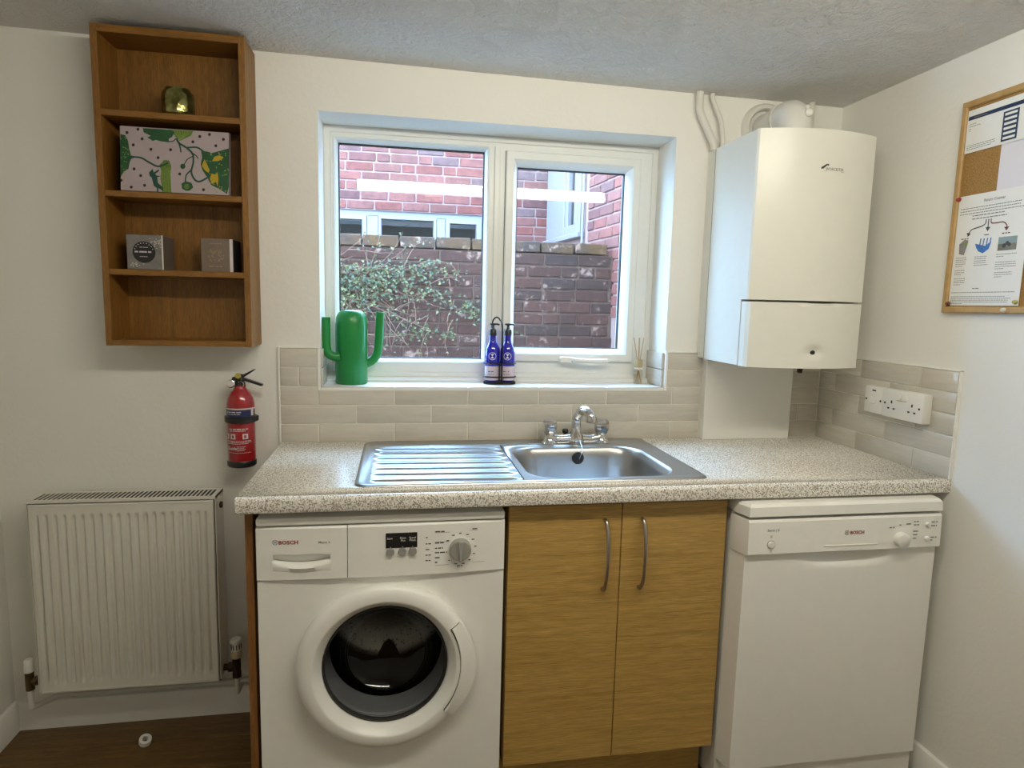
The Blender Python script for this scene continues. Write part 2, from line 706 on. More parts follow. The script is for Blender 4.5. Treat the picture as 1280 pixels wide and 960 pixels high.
XT = -1.899
A = [XT, -1.782, -1.542, -1.301, -1.060, -.820, -.580, -.472]
B = [XT, -1.663, -1.4225, -1.182, -.9415, -.701, -.472]
for r, js in ((0, A), (1, B), (2, A)):
    for a, b in zip(js[:-1], js[1:]):
        tile(a, b, r, 'y', wall_back)
for r, js in ((3, [XT, -1.841, -1.783]), (4, [XT, -1.783])):
    for a, b in zip(js[:-1], js[1:]):
        tile(a, b, r, 'y', wall_back)
for r in (3, 4):
    tile(-.603, -.472, r, 'y', wall_back)
for r, js in ((0, [-.142, 0]), (1, [-.142, -.088, 0]), (2, [-.142, 0]), (3, [-.142, 0]), (4, [-.142, -.085, 0])):
    for a, b in zip(js[:-1], js[1:]):
        tile(a, b - (.009 if b == 0 else 0), r, 'y', wall_back)
# grout bed
gb = MB().box(XT, 0, -.0065, 0, H, WZ0 - .012).box(XT, -1.783, -.0065, 0, WZ0 - .012, ZT).box(-.603, 0, -.0065, 0, WZ0 - .012, ZT)
gb.build('grout_bed', 'grout', wall_back, 0)
tr = MB().box(XT - .004, XT, -.010, 0, H, ZT + .003).box(XT, -1.779, -.010, 0, ZT, ZT + .004)
tr.box(-1.783, -1.775, -.011, 0, WZ0 - .01, ZT + .004).box(-.610, -.603, -.011, 0, WZ0 - .01, ZT + .004).box(-.603, -.472, -.010, 0, ZT, ZT + .003)
tr.build('tile_trim', 'trim_white', wall_back, 0)
# reveal tiles
for r in (0, 1):
    z = WZ0 + .002 + r * .0605
    MB().box(WX1 - .009, WX1, .004, .148, z, z + .0585, bev=.0018, seg=2).build('tile', 'tile_glaze', wall_back, 50)
    MB().box(WX0, WX0 + .006, .004, .148, z, z + .0585, bev=.0018, seg=2).build('tile', 'tile_glaze', wall_back, 50)

R0 = [0, -.218, -.468, -.600]
R1 = [0, -.0945, -.347, -.600]
for r, js in ((0, R0), (1, R1), (2, R0), (3, R1), (4, R0)):
    for a, b in zip(js[:-1], js[1:]):
        a2 = a - (.009 if a == 0 else 0)
        k = (round(a2 - b, 4), 'x')
        if k not in _tm:
            _tm[k] = tile_mesh(a2 - b, TP, 'x')
        link('tile', _tm[k], wall_right, loc=(0, a2, H + r * TP))
MB().box(-.0065, 0, -.600, 0, H, ZT).build('grout_bed', 'grout', wall_right, 0)
MB().box(-.0095, 0, -.603, -.600, H, ZT + .002).box(-.0095, 0, -.603, 0, ZT, ZT + .002).build('tile_trim', 'trim_white', wall_right, 0)

# ---------------------------------------------------------------- window
win = thing('window_1', 'white plastic double window above the sink', 'window', (-1.1925, .15, WZ0), kind='structure')
FY = .150
mb = MB()
fi = .026
mb.ring((WX0 + .0005, WX1 - .0005, WZ0 + .012, WZ1 - .0005), [(0, FY + .085), (0, FY), (.019, FY), (.022, FY + .004), (fi, FY + .004), (fi, FY + .085)])
rc_ = lambda a, b, c, d: [(a, c), (b, c), (b, d), (a, d)]
h1 = rc_(-1.7455, -1.2225, 1.1555, 1.9055)
h2 = rc_(-1.1672, -.6758, 1.1653, 1.8942)
mb.holed([rc_(WX0 + .0005 + fi, WX1 - .0005 - fi, WZ0 + .012 + fi, WZ1 - .0005 - fi), h1[::-1], h2[::-1]], lambda a, b: (a, FY + .004, b))
for hh in (h1, h2):
    mb.loft([[(a, FY + .004, b) for a, b in hh], [(a, FY + .085, b) for a, b in hh]])
mb.box(-1.205, -1.185, FY - .002, FY + .004, WZ0 + .045, WZ1 - .032, bev=.0018)
mb.build('frame', 'upvc', win, 30)
MB().ring((-1.746, -1.222, 1.155, 1.906), [(0, FY + .05), (0, FY + .001), (.003, FY - .001), (.008, FY + .004), (.0155, FY + .034), (.0155, FY + .05)]).build('glazing_bead', 'upvc', win, 30)
sash = MB().ring((-1.166, -.677, 1.1665, 1.893), [(0, FY + .06), (0, FY - .008), (.003, FY - .012), (.026, FY - .012), (.032, FY - .006), (.046, FY + .030), (.046, FY + .06)]).build('sash', 'upvc', win, 30)
MB().ring((-1.1671, -.6759, 1.1654, 1.8941), [(0, FY + .03), (0, FY + .002), (.0011, FY + .002), (.0011, FY + .03)]).build('gasket', 'seal_black', sash, 0)
for rc, par in (((-1.7315, -1.2365, 1.1695, 1.8915), win), ((-1.121, -.722, 1.2115, 1.848), sash)):
    MB().ring(rc, [(0, FY + .05), (0, FY + .032), (.0035, FY + .032), (.0035, FY + .05)]).build('gasket', 'seal_black', par, 0)
    MB().box(rc[0] - .004, rc[1] + .004, FY + .042, FY + .048, rc[2] - .004, rc[3] + .004).build('pane', 'pane_glass', par, 0)
hd = MB().box(-.958, -.905, FY - .034, FY - .010, 1.163, 1.185, bev=.005, seg=2)
hd.tube(smooth_path([(-.915, FY - .030, 1.176), (-.88, FY - .044, 1.173), (-.82, FY - .046, 1.172), (-.782, FY - .044, 1.174)]), [.0085] * 12 + [.0085] * 6 + [.006], 10)
hd.build('handle', 'plastic_white', sash)
MB().lathe([(.0055, 0), (.0055, .002), (0, .002)], (-.912, FY - .0365, 1.172), 'y', 14).build('lock_button', 'plastic_grey', sash)
# window board with small bead at the frame
mb = MB().box(WX0, WX1, -.0095, .16, WZ0 - .012, WZ0, bev=.002)
mb.prism([(.150, WZ0), (.128, WZ0), (.126, WZ0 + .008), (.134, WZ0 + .016), (.150, WZ0 + .018)], 'x', WX0 + .001, WX1 - .001)
mb.build('window_sill', 'reveal_paint', win, 40)

# ================================================================ outside
gnd = tag(MB().box(-6, 3, TW, 9, -.3, -.1).build('yard', 'concrete', None, 0), 'grey concrete yard outside the window', 'ground', kind='structure')


def brick_mesh(L, h, d, seed):
    r = random.Random(seed)
    mb = MB().box(0, L, 0, d, 0, h, bev=.005)
    j = .0018
    mb.v = [(x + r.uniform(-j, j), y + r.uniform(-j * 1.4, j), z + r.uniform(-j, j)) for x, y, z in mb.v]
    return mb


BL, BP, CP = .213, .225, .0762
BH = CP - .011


def brick_set(mat, d=.05):
    return {'s': [brick_mesh(BL, BH, d, s).mesh('brick', mat, 0) for s in range(4)],
            'h': [brick_mesh(.101, BH, d, s + 9).mesh('brick', mat, 0) for s in range(2)]}


# garden wall
GY = 2.0
gw = thing('garden_wall', 'weathered dark red brick garden wall behind the creeper', 'wall', (-1.3, GY + .1, -.1))
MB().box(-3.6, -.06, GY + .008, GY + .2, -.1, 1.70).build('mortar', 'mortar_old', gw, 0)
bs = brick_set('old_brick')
NC = 12
for r in range(NC):
    z = 1.70 - (r + 1) * CP + .004
    x = -2.62 + (r % 2) * BP / 2 + RND.uniform(-.02, .02)
    while x < -.15:
        hd_ = RND.random() < .16
        me = RND.choice(bs['h'] if hd_ else bs['s'])
        w = .101 if hd_ else BL
        if x + w > -.125:
            w = -.125 - x
            me = brick_mesh(w, BH, .05, r + 60).mesh('brick', 'old_brick', 0) if w > .03 else None
        if me:
            link('brick', me, gw, loc=(x, GY + RND.uniform(-.004, .002), z))
        x += w + .012
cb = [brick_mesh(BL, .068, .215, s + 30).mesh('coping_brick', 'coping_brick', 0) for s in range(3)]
x = -2.65
while x < -.30:
    link('coping_brick', RND.choice(cb), gw, loc=(x, GY - .006 + RND.uniform(-.004, .004), 1.708 + RND.uniform(-.003, .003)))
    x += BP

# neighbouring house: front wall at HY, side wall running towards us
HY = 3.4
house = thing('brick_house', 'red brick neighbouring house with pale window frames seen through the window', 'building', (-1.2, HY + .2, -.1))
mw = MB()
hx0, hx1, hz1 = -2.50, -.80, 2.118       # window opening in the house front
mw.box(-4.2, hx0, HY + .008, HY + .25, -.1, 2.80).box(hx1, -.2, HY + .008, HY + .25, -.1, 2.80)
mw.box(hx0, hx1, HY + .008, HY + .25, hz1 - .008, 2.80).box(hx0, hx1, HY + .008, HY + .25, -.1, 1.1)
mw.build('mortar', 'mortar_pale', house, 0)
bs = brick_set('house_brick')
for r in range(15):
    z = 1.66 + r * CP
    x = -2.85 + (r % 2) * BP / 2 + RND.uniform(-.015, .015)
    while x < -.30:
        hd_ = RND.random() < .14
        w = .101 if hd_ else BL
        xe = x + w
        inside = z < hz1 - .03 and xe > hx0 and x < hx1
        me = RND.choice(bs['h'] if hd_ else bs['s'])
        if xe > -.272:
            xe = -.272
            me = brick_mesh(xe - x, BH, .05, r + 80).mesh('brick', 'house_brick', 0)
        if xe - x > .03 and not inside:
            link('brick', me, house, loc=(x, HY + RND.uniform(-.003, .002), z))
        x = xe + .012
# window in the house front
hw = MB().ring((hx0, hx1, 1.1, hz1), [(0, HY + .12), (0, HY + .03), (.05, HY + .03), (.055, HY + .05), (.055, HY + .12)]).box(-1.80, -1.70, HY + .03, HY + .12, 1.1, hz1 - .04, bev=.006).box(-1.225, -1.145, HY + .03, HY + .12, 1.1, hz1 - .04, bev=.006).build('window', 'upvc_out', house, 30)
for a, b, zt2 in ((hx0 + .05, -1.80, 2.035), (-1.70, -1.225, 2.048), (-1.145, hx1 - .05, 2.035)):
    MB().ring((a, b, 1.15, hz1 - .05), [(0, HY + .10), (0, HY + .022), (hz1 - .05 - zt2, HY + .022), (hz1 - .045 - zt2, HY + .05), (hz1 - .045 - zt2, HY + .10)]).build('casement', 'upvc_out', hw, 30)
    MB().box(a + .02, b - .02, HY + .06, HY + .066, 1.16, hz1 - .06).build('pane', 'far_glass', hw, 0)
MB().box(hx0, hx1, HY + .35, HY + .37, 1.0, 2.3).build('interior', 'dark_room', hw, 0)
MB().box(-1.68, -1.24, HY + .10, HY + .12, 2.005, 2.036).build('blind', 'blind', hw, 0)
# side wall: plane from (-.13,1.9) to (-.268,3.4); built in local (s, out, z) then turned
SA = Vector((-.130, 1.9, 0))
st = Vector((-.138, 1.5, 0)).normalized()
sn = Vector((-st.y, st.x, 0))   # towards the yard (left)


def sp(s, o, z):
    p = SA + st * s + sn * o
    return (p.x, p.y, z)


def sbox(mb, s0, s1, o0, o1, z0, z1, bev=0):
    k = MB().box(s0, s1, o0, o1, z0, z1, bev=bev)
    return mb.add([sp(*p) for p in k.v], k.f)


sw = MB()
sbox(sw, -.9, .70, -.25, -.008, -.1, 2.80)
sbox(sw, .70, 1.51, -.25, -.008, -.1, 1.915)
sw.build('mortar', 'mortar_pale', house, 0)


# a brick's front is at local y=0 and its depth runs +y; turned by ang its depth runs along the normal, so mirror it
def side_bricks(L, seeds):
    out = []
    for s in seeds:
        k = brick_mesh(L, BH, .05, s)
        k.v = [(p[0], -p[1], p[2]) for p in k.v]
        k.v = [tuple(st * p[0] + sn * p[1] + Vector((0, 0, p[2]))) for p in k.v]
        out.append(k.mesh('brick', 'house_brick', 0))
    return out


sbs, sbh = side_bricks(BL, range(40, 44)), side_bricks(.101, range(50, 52))
for r in range(22):
    z = 1.30 + r * CP
    s = -.42 + (r % 2) * BP / 2
    while s < .56:
        w = BL
        if s + w > .64:
            w = .101
        if s + w < .665 and z + BH < 2.80:
            link('brick', RND.choice(sbs if w == BL else sbh), house, loc=sp(s, RND.uniform(-.002, .003), z))
        s += w + .012
sw2 = MB()
sbox(sw2, .70, .755, -.06, .02, 1.915, 2.78, .004)
sbox(sw2, 1.05, 1.49, -.06, .02, 1.915, 2.78, .004)
sbox(sw2, .755, 1.05, -.06, .02, 1.915, 1.985, .004)
sbox(sw2, .66, 1.50, -.02, .05, 1.875, 1.913, .004)
sw2 = sw2.build('window', 'upvc_out', house, 30)
k = MB()
sbox(k, .75, 1.06, -.022, -.016, 1.97, 2.78)
k.build('pane', 'far_glass', sw2, 0)
k = MB()
sbox(k, .72, 1.48, -.24, -.20, 1.9, 2.78)
k.build('interior', 'blind', sw2, 0)
k = MB()
sbox(k, .78, .84, -.05, .015, 1.985, 2.78, .004)
sbox(k, .98, 1.04, -.05, .015, 1.985, 2.78, .004)
k.build('casement', 'upvc_out', sw2, 30)
MB().tube([sp(.655, .012, 1.2), sp(.655, .012, 2.78)], .011, 8).build('cable', 'upvc_out', house)

# creeper on the garden wall
cr = thing('creeper', 'leafy green creeper with bare pale stems climbing the garden wall', 'plant', (-1.6, GY - .03, 1.3))
rr = random.Random(5)
sm, lv = MB(), MB()
tips = []


def stem(p, d, n, r, curl, drop):
    pts = [Vector(p)]
    d = Vector(d)
    for i in range(n):
        d = (d + Vector((rr.uniform(-curl, curl), 0, rr.uniform(-curl, curl) - drop))).normalized()
        q = pts[-1] + d * rr.uniform(.03, .05)
        q.y = GY - .022 - rr.random() * .05
        pts.append(q)
    sm.tube(pts, [r * (1 - .7 * i / len(pts)) for i in range(len(pts))], 5)
    tips.extend(pts[1:])
    return pts


for i in range(34):
    z = 1.48 + rr.gauss(0, .07)
    p = stem((-2.35 + rr.uniform(-.1, .3), GY - .03, z), (1, 0, rr.uniform(-.25, .2)), rr.randint(10, 22), rr.uniform(.003, .0065), .22, .012)
    for j in range(3):
        b = rr.choice(p[3:])
        stem(b, (rr.uniform(-.3, 1), 0, rr.uniform(-1, .5)), rr.randint(4, 9), .0028, .35, .05)
for i in range(14):
    b = (rr.uniform(-1.85, -1.15), GY - .03, rr.uniform(1.25, 1.55))
    stem(b, (rr.uniform(-1, 1), 0, rr.uniform(-1, .2)), rr.randint(4, 8), .003, .4, .06)


def leaf(p, s):
    u = Vector((rr.uniform(-1, 1), rr.uniform(-.6, .1), rr.uniform(-.8, .8))).normalized()
    nrm = Vector((rr.uniform(-.6, .6), -1, rr.uniform(-.1, .9))).normalized()
    w = nrm.cross(u).normalized()
    c = Vector(p)
    f_ = nrm * s * .14
    lv.add([c, c + u * s * .35 + w * s * .30 + f_, c + u * s * .95, c + u * s * .35 - w * s * .30 + f_], [(0, 1, 2), (0, 2, 3)])


for p in tips:
    if p.x > -1.0:
        continue
    dens = 1.0 if (p.x < -1.3 and 1.36 < p.z < 1.62) else .32
    for _ in range(2):
        if rr.random() < dens * .8:
            leaf((p.x + rr.gauss(0, .02), GY - .035 - rr.random() * .07, p.z + rr.gauss(0, .02)), rr.uniform(.016, .032))
for cx, cz, n, s in ((-1.09, 1.335, 70, .05), (-1.05, 1.30, 25, .04), (-1.5, 1.48, 130, .11), (-1.75, 1.50, 110, .10), (-1.45, 1.17, 24, .04), (-1.23, 1.16, 24, .03), (-1.33, 1.19, 22, .035), (-1.28, 1.40, 30, .06), (-1.20, 1.55, 22, .05), (-.80, 1.20, 8, .02), (-1.35, 1.57, 60, .06)):
    for _ in range(n):
        leaf((cx + rr.gauss(0, s), GY - .035 - rr.random() * .06, cz + rr.gauss(0, s * .55)), rr.uniform(.016, .032))
sm.build('stems', 'stem_pale', cr)
o = lv.build('leaves', 'leaf_green', cr, 0)
o['kind'] = 'stuff'

# ================================================================ worktop and sink
WXL, WYF = -1.8985, -.6026
BX0, BX1, BY0, BY1 = -1.185, -.760, -.505, -.135     # bowl
mb = MB()
outer = [(WXL, -.585), (0, -.585), (0, 0), (WXL, 0)]
hole = rrect(-1.612, BX1 + .004, -.516, -.088, .02, 5)[::-1]
ZB = H - .0385
for z in (H, ZB):
    mb.holed([outer, hole], lambda a, b, z=z: (a, b, z))
mb.loft([[(a, b, H) for a, b in hole], [(a, b, ZB) for a, b in hole]])
mb.add([(WXL, -.585, ZB), (WXL, 0, ZB), (WXL, 0, H), (WXL, -.585, H)], [(0, 1, 2, 3)])
mb.add([(0, -.585, ZB), (0, 0, ZB), (0, 0, H), (0, -.585, H)], [(0, 1, 2, 3)])
mb.add([(WXL, 0, ZB), (0, 0, ZB), (0, 0, H), (WXL, 0, H)], [(0, 1, 2, 3)])
nose = [(-.585, ZB)] + [(WYF + .005 - .005 * math.cos(t), ZB + .005 - .005 * math.sin(t)) for t in (PI / 2, PI / 4, 0)]
nose += [(WYF + .009 - .009 * math.cos(t), H - .009 + .009 * math.sin(t)) for t in (0, PI / 6, PI / 3, PI / 2)] + [(-.585, H)]
mb.prism(nose, 'x', WXL, 0)
tag(mb.build('worktop', 'speckle_laminate', None, 40), 'long speckled beige laminate worktop over the appliances', 'worktop')

sink = thing('kitchen_sink', 'stainless steel inset sink with ribbed drainer on the left', 'sink', (-1.165, -.28, H))
SX0, SX1, SY0, SY1 = -1.637, -.692, -.536, -.022
DX0, DX1, DY0, DY1 = -1.600, -1.203, -.510, -.095
ZD = H + .0035
mb = MB()
per = lambda i, z, r=.03: [(a, b, z) for a, b in rrect(SX0 + i, SX1 - i, SY0 + i, SY1 - i, r, 5)]
mb.loft([per(0, H + .0003), per(.001, H + .003), per(.005, H + .0055), per(.011, H + .0055), per(.017, ZD)])
inner = rrect(SX0 + .017, SX1 - .017, SY0 + .017, SY1 - .017, .03, 5)
bowl_l = rrect(BX0, BX1, BY0, BY1, .085, 10)
drain_l = [(DX0, DY0), (DX1, DY0), (DX1, DY1), (DX0, DY1)]
mb.holed([inner, bowl_l[::-1], drain_l[::-1]], lambda a, b: (a, b, ZD))
RY = [-.480 + k * .0585 for k in range(7)]


def drainer(u, v):
    x, y_ = DX0 + (DX1 - DX0) * u, DY0 + (DY1 - DY0) * v
    e = min(u * (DX1 - DX0), (1 - u) * (DX1 - DX0) + .02, v * (DY1 - DY0), (1 - v) * (DY1 - DY0)) / .012
    e = max(0, min(1, e))
    z = ZD - .0045 * e - .003 * u * e
    if u < .985:
        z += sum(.0065 * math.exp(-((y_ - k) / .0055) ** 2) for k in RY) * e * min(1, (1 - u) * 18)
    if u in (0, 1) or v in (0, 1):
        z = ZD - (.004 if u == 1 and 0 < v < 1 else 0)
    return (x, y_, z)


mb.grid(drainer, 30, 170)
mb.build('drainer_top', 'stainless', sink, 50)
mb = MB()
lv_ = []
for i, z in ((0, ZD), (.004, ZD - .002), (.009, ZD - .008), (.014, ZD - .03), (.022, ZD - .10), (.032, ZD - .138), (.055, ZD - .150), (.12, ZD - .154)):
    lv_.append([(a, b, z) for a, b in rrect(BX0 + i, BX1 - i, BY0 + i, BY1 - i, max(.03, .085 - i * .3), 10)])
mb.loft(lv_, cap1=True)
mb.build('bowl', 'stainless', sink, 60)
mb = MB().lathe([(.0, .004), (.02, .003), (.036, .001), (.04, -.002)], (-.972, -.32, ZD - .152), 'z', 24)
mb.build('waste_outlet', 'chrome', sink)

tap = thing('mixer_tap', 'chrome bridge mixer tap with two round handles and curved spout', 'tap', (-.947, -.083, ZD))
TX, TY = -.947, -.083
mb = MB()
z0 = ZD
mb.tube(smooth_path([(-1.035, TY, z0 + .020), (-1.0, TY, z0 + .014), (-.947, TY - .004, z0 + .018), (-.895, TY, z0 + .014), (-.858, TY, z0 + .020)]), .0155, 16)
for hx in (-1.036, -.858):
    mb.lathe([(.027, 0), (.027, .004), (.021, .010), (.016, .02), (.0150, .040), (.0, .041)], (hx, TY, z0), 'z', 24)
mb.lathe([(.026, 0), (.027, .012), (.024, .028), (.017, .040), (.0155, .058)], (TX, TY - .004, z0), 'z', 24)
mb.build('body', 'chrome', tap)
sd = Vector((.36, -.93, 0)).normalized()
bp = Vector((TX, TY - .004, z0 + .05))
path = [bp, bp + Vector((0, 0, .035)), bp + sd * .010 + Vector((0, 0, .050)), bp + sd * .030 + Vector((0, 0, .065)), bp + sd * .053 + Vector((0, 0, .066)), bp + sd * .072 + Vector((0, 0, .057)), bp + sd * .080 + Vector((0, 0, .043))]
sp_o = MB().tube(smooth_path(path), .0160, 18).build('spout', 'chrome', tap)
e = path[-1]
MB().lathe([(.0172, 0), (.0182, -.004), (.0182, -.018), (.014, -.020), (0, -.019)], (e.x, e.y, e.z + .010), 'z', 20).build('aerator', 'chrome', sp_o)
for hx in (-1.036, -.858):
    k = MB()
    prof = [(.015, .030), (.0195, .034), (.0240, .047), (.0260, .060), (.0245, .073), (.019, .080), (0, .0815)]
    k.lathe(prof, (hx, TY, z0), 'z', 10)
    k.build('handle', 'chrome', tap, 25)
MB().lathe([(.005, 0), (.005, .028), (.010, .030), (.011, .038), (.008, .043), (0, .043)], (-.976, -.056, z0), 'z', 16).build('plug_stay', 'plastic_black', tap)
pl = thing('sink_plug', 'black rubber sink plug hanging on a thin chain', 'plug', (-.945, -.148, .87))
MB().lathe([(0, -.010), (.016, -.009), (.0195, -.005), (.0195, 0), (.014, .003), (0, .003)], (-.957, -.152, .880), 'y', 24).build('stopper', 'plastic_black', pl)
k = MB()
ch = smooth_path([(-.944, -.108, .935), (-.941, -.122, .925), (-.940, -.140, .912), (-.946, -.160, .900), (-.955, -.164, .880)], 8)
k.tube(ch, .0011, 5)
for q in ch[::2]:
    k.lathe([(0, -.002), (.002, 0), (0, .002)], q, 'z', 6)
k.build('chain', 'chrome', pl)

# ================================================================ base cabinet + end panel
cab = thing('base_cabinet', 'oak effect sink base cabinet with two doors', 'cabinet', (-.952, -.3, 0))
CX0, CX1, CYF, CZ0, CZ1 = -1.2516, -.6528, -.564, .140, .8585
k = MB().box(CX0, CX0 + .016, CYF + .021, -.03, CZ0, ZB - .001).box(CX1 - .016, CX1, CYF + .021, -.03, CZ0, ZB - .001).box(CX0, CX1, CYF + .021, -.03, CZ0, CZ0 + .016).box(CX0, CX1, -.04, -.03, CZ0, ZB - .03)
k.build('carcass', 'oak_door', cab, 0)
for x0, x1, hx in ((CX0, -.9508, -.998), (-.9488, CX1, -.8965)):
    d = MB().box(x0, x1, CYF, CYF + .019, CZ0, CZ1, bev=.0012).build('door', 'oak_door', cab, 0)
    pts = smooth_path([(hx + .001, CYF - .002, .817), (hx + .0015, CYF - .016, .812), (hx + .003, CYF - .027, .78), (hx + .004, CYF - .031, .722), (hx + .003, CYF - .027, .665), (hx + .0015, CYF - .016, .633), (hx + .001, CYF - .002, .628)])
    MB().tube(pts, .0052, 10).build('handle', 'steel_handle', d)
MB().box(CX0, CX1 - .002, -.50, -.484, 0, CZ0 - .002).build('plinth', 'oak_door', cab, 0)
tag(MB().box(-1.8875, -1.8695, -.562, -.02, 0, ZB - .0005, bev=.001).build('end_panel', 'end_panel_wood', None, 0), 'narrow brown wood end panel left of the washing machine', 'panel')

# ================================================================ washing machine
WX_0, WX_1 = -1.8607, -1.2635
WC = (WX_0 + WX_1) / 2
wm = thing('washing_machine', 'white front loading washing machine with round glass door', 'washing machine', (WC, -.3, 0))
WF = -.570
DCX, DCZ = -1.5585, .4675
k = MB()
loop = [(WX_0, .02), (WX_1, .02), (WX_1, .695), (WX_0, .695)]
k.holed([loop, circ(DCX, DCZ, .175, 48)[::-1]], lambda a, b: (a, WF, b))
k.add([(WX_0, WF, .02), (WX_0, -.03, .02), (WX_0, -.03, .832), (WX_0, WF, .832), (WX_1, WF, .02), (WX_1, -.03, .02), (WX_1, -.03, .832), (WX_1, WF, .832)],
      [(0, 1, 2, 3), (4, 5, 6, 7), (0, 1, 5, 4), (1, 2, 6, 5), (2, 3, 7, 6)])
k.add([(WX_0, WF + .012, .69), (WX_1, WF + .012, .69), (WX_1, WF + .012, .832), (WX_0, WF + .012, .832)], [(0, 1, 2, 3)])
k.build('body', 'enamel_white', wm, 30)
for fx in (WX_0 + .05, WX_1 - .05):
    for fy in (-.52, -.08):
        MB().lathe([(.022, 0), (.022, .008), (.010, .010), (.010, .022)], (fx, fy, 0), 'z', 14).build('foot', 'plastic_grey', wm)
k = MB().box(WX_0 + .001, WX_1 - .001, WF - .010, -.03, .833, .8535, bev=.005, seg=2)
k.build('top', 'enamel_white', wm)


def wy(x):
    return WF - .005 - .009 * (1 - ((x - WC) / .30) ** 2)


def bowed(x0, x1, z0, z1, n, holes=()):
    k = MB()
    xs = sorted(set([x0, x1] + [x0 + (x1 - x0) * i / n for i in range(1, n)] + [h for q in holes for h in q[:2]]))
    zs = sorted(set([z0, z0 + .004, z1 - .004, z1] + [h for q in holes for h in q[2:]]))
    yy = lambda x, z: wy(x) + (.004 if z in (z0, z1) else 0) + (.002 if x in (x0, x1) else 0)
    for i in range(len(xs) - 1):
        for j in range(len(zs) - 1):
            a, b, c, d = xs[i], xs[i + 1], zs[j], zs[j + 1]
            if any(q[0] <= a and b <= q[1] and q[2] <= c and d <= q[3] for q in holes):
                continue
            k.add([(a, yy(a, c), c), (b, yy(b, c), c), (b, yy(b, d), d), (a, yy(a, d), d)], [(0, 1, 2, 3)])
    bk = WF + .011
    for z in (z0, z1):
        for a, b in zip(xs[:-1], xs[1:]):
            k.add([(a, yy(a, z), z), (b, yy(b, z), z), (b, bk, z), (a, bk, z)], [(0, 1, 2, 3)])
    for x in (x0, x1):
        for a, b in zip(zs[:-1], zs[1:]):
            k.add([(x, yy(x, a), a), (x, yy(x, b), b), (x, bk, b), (x, bk, a)], [(0, 1, 2, 3)])
    for q in holes:
        bb = WF + .008
        a, b, c, d = q
        k.add([(a, yy(a, 1), c), (b, yy(b, 1), c), (b, yy(b, 1), d), (a, yy(a, 1), d), (a, bb, c), (b, bb, c), (b, bb, d), (a, bb, d)],
              [(0, 1, 5, 4), (1, 2, 6, 5), (2, 3, 7, 6), (3, 0, 4, 7)])
        k.add([(a, bb, c), (b, bb, c), (b, bb, d), (a, bb, d)], [(0, 1, 2, 3)])
    return k


PZ0, PZ1 = .6955, .8295
DRX = -1.6495
dr = bowed(WX_0, DRX - .0008, PZ0, PZ1, 8, [(-1.8225, -1.6895, .720, .7625)]).build('detergent_drawer', 'enamel_white', wm, 35)
k = MB()
gx0, gx1 = -1.8245, -1.6875
cr_ = lambda x, zc, s: zc + s * (1 - ((x - (gx0 + gx1) / 2) / ((gx1 - gx0) / 2)) ** 2)
n = 16
lo, hi, bot, back = [], [], [], []
for i in range(n + 1):
    x = gx0 + (gx1 - gx0) * i / n
    hi.append((x, wy(x) - .001, cr_(x, .7465, -.009)))
    lo.append((x, wy(x) - .008 * math.sin(PI * (i / n * .9 + .05)) - .001, cr_(x, .7390, -.009)))
    bot.append((x, wy(x) + .001, cr_(x, .7215, -.006)))
    back.append((x, WF + .006, cr_(x, .7465, -.009)))
for i in range(n):
    for p, q in ((back, hi), (hi, lo), (lo, bot)):
        k.add([p[i], p[i + 1], q[i + 1], q[i]], [(0, 1, 2, 3)])
k.build('grip', 'enamel_white', dr, 70)
wfn = lambda x0, z0, dy=.0006: (lambda a, b: (x0 + a, wy(x0 + a) - dy, z0 + b))
k = MB()
k.text('BOSCH', .0125, wfn(-1.809, .7885), bold=.03, sx=1.12)
k.build('lettering', 'print_red', dr, 0, 'dark red brand lettering')
k = MB()


def logo(k, fn, r):
    n = 24
    for R1, R2 in ((r, r * .84),):
        vs = [fn(R1 * math.cos(2 * PI * i / n), R1 * math.sin(2 * PI * i / n)) for i in range(n)] + [fn(R2 * math.cos(2 * PI * i / n), R2 * math.sin(2 * PI * i / n)) for i in range(n)]
        k.add(vs, [(i, (i + 1) % n, n + (i + 1) % n, n + i) for i in range(n)])
    for a, b, c, d in ((-.45, -.25, -.75, .75), (.25, .45, -.75, .75), (-.25, .25, -.12, .12)):
        k.add([fn(a * r, c * r), fn(b * r, c * r), fn(b * r, d * r), fn(a * r, d * r)], [(0, 1, 2, 3)])


logo(k, wfn(-1.8165, .7935), .0066)
k.text('Maxx 6', .0085, wfn(-1.717, .7885), bold=.015, sx=1.1)
k.build('emblem', 'print_grey', dr, 0)
pan = bowed(DRX + .0008, WX_1, PZ0, PZ1, 18).build('control_panel', 'enamel_white', wm, 35)
k = MB()
x0, x1 = -1.5585, -1.4825
for i in range(6):
    a, b = x0 + (x1 - x0) * i / 6, x0 + (x1 - x0) * (i + 1) / 6
    k.add([(a, wy(a) - .0012, .7705), (b, wy(b) - .0012, .7705), (b, wy(b) - .0012, .8085), (a, wy(a) - .0012, .8085)], [(0, 1, 2, 3)])
    for z in (.7705, .8085):
        k.add([(a, wy(a) - .0012, z), (b, wy(b) - .0012, z), (b, wy(b) + .001, z), (a, wy(a) + .001, z)], [(0, 1, 2, 3)])
dsp = k.build('display', 'plastic_black', pan, 0, 'black display window')
k = MB()
for tx, s, zz in ((-1.549, 'Start', .793), (-1.517, 'Rinse', .7935), (-1.517, 'Plus', .787), (-1.494, 'Speed', .7935), (-1.494, 'Wash', .787)):
    k.text(s, .0068, wfn(tx, zz, .0018), 'CENTER', .01)
for tx in (-1.547, -1.518, -1.494):
    k.box(tx - .0012, tx + .0012, wy(tx) - .0018, wy(tx) - .001, .7725, .7735)
k.build('display_print', 'print_white', dsp, 0)
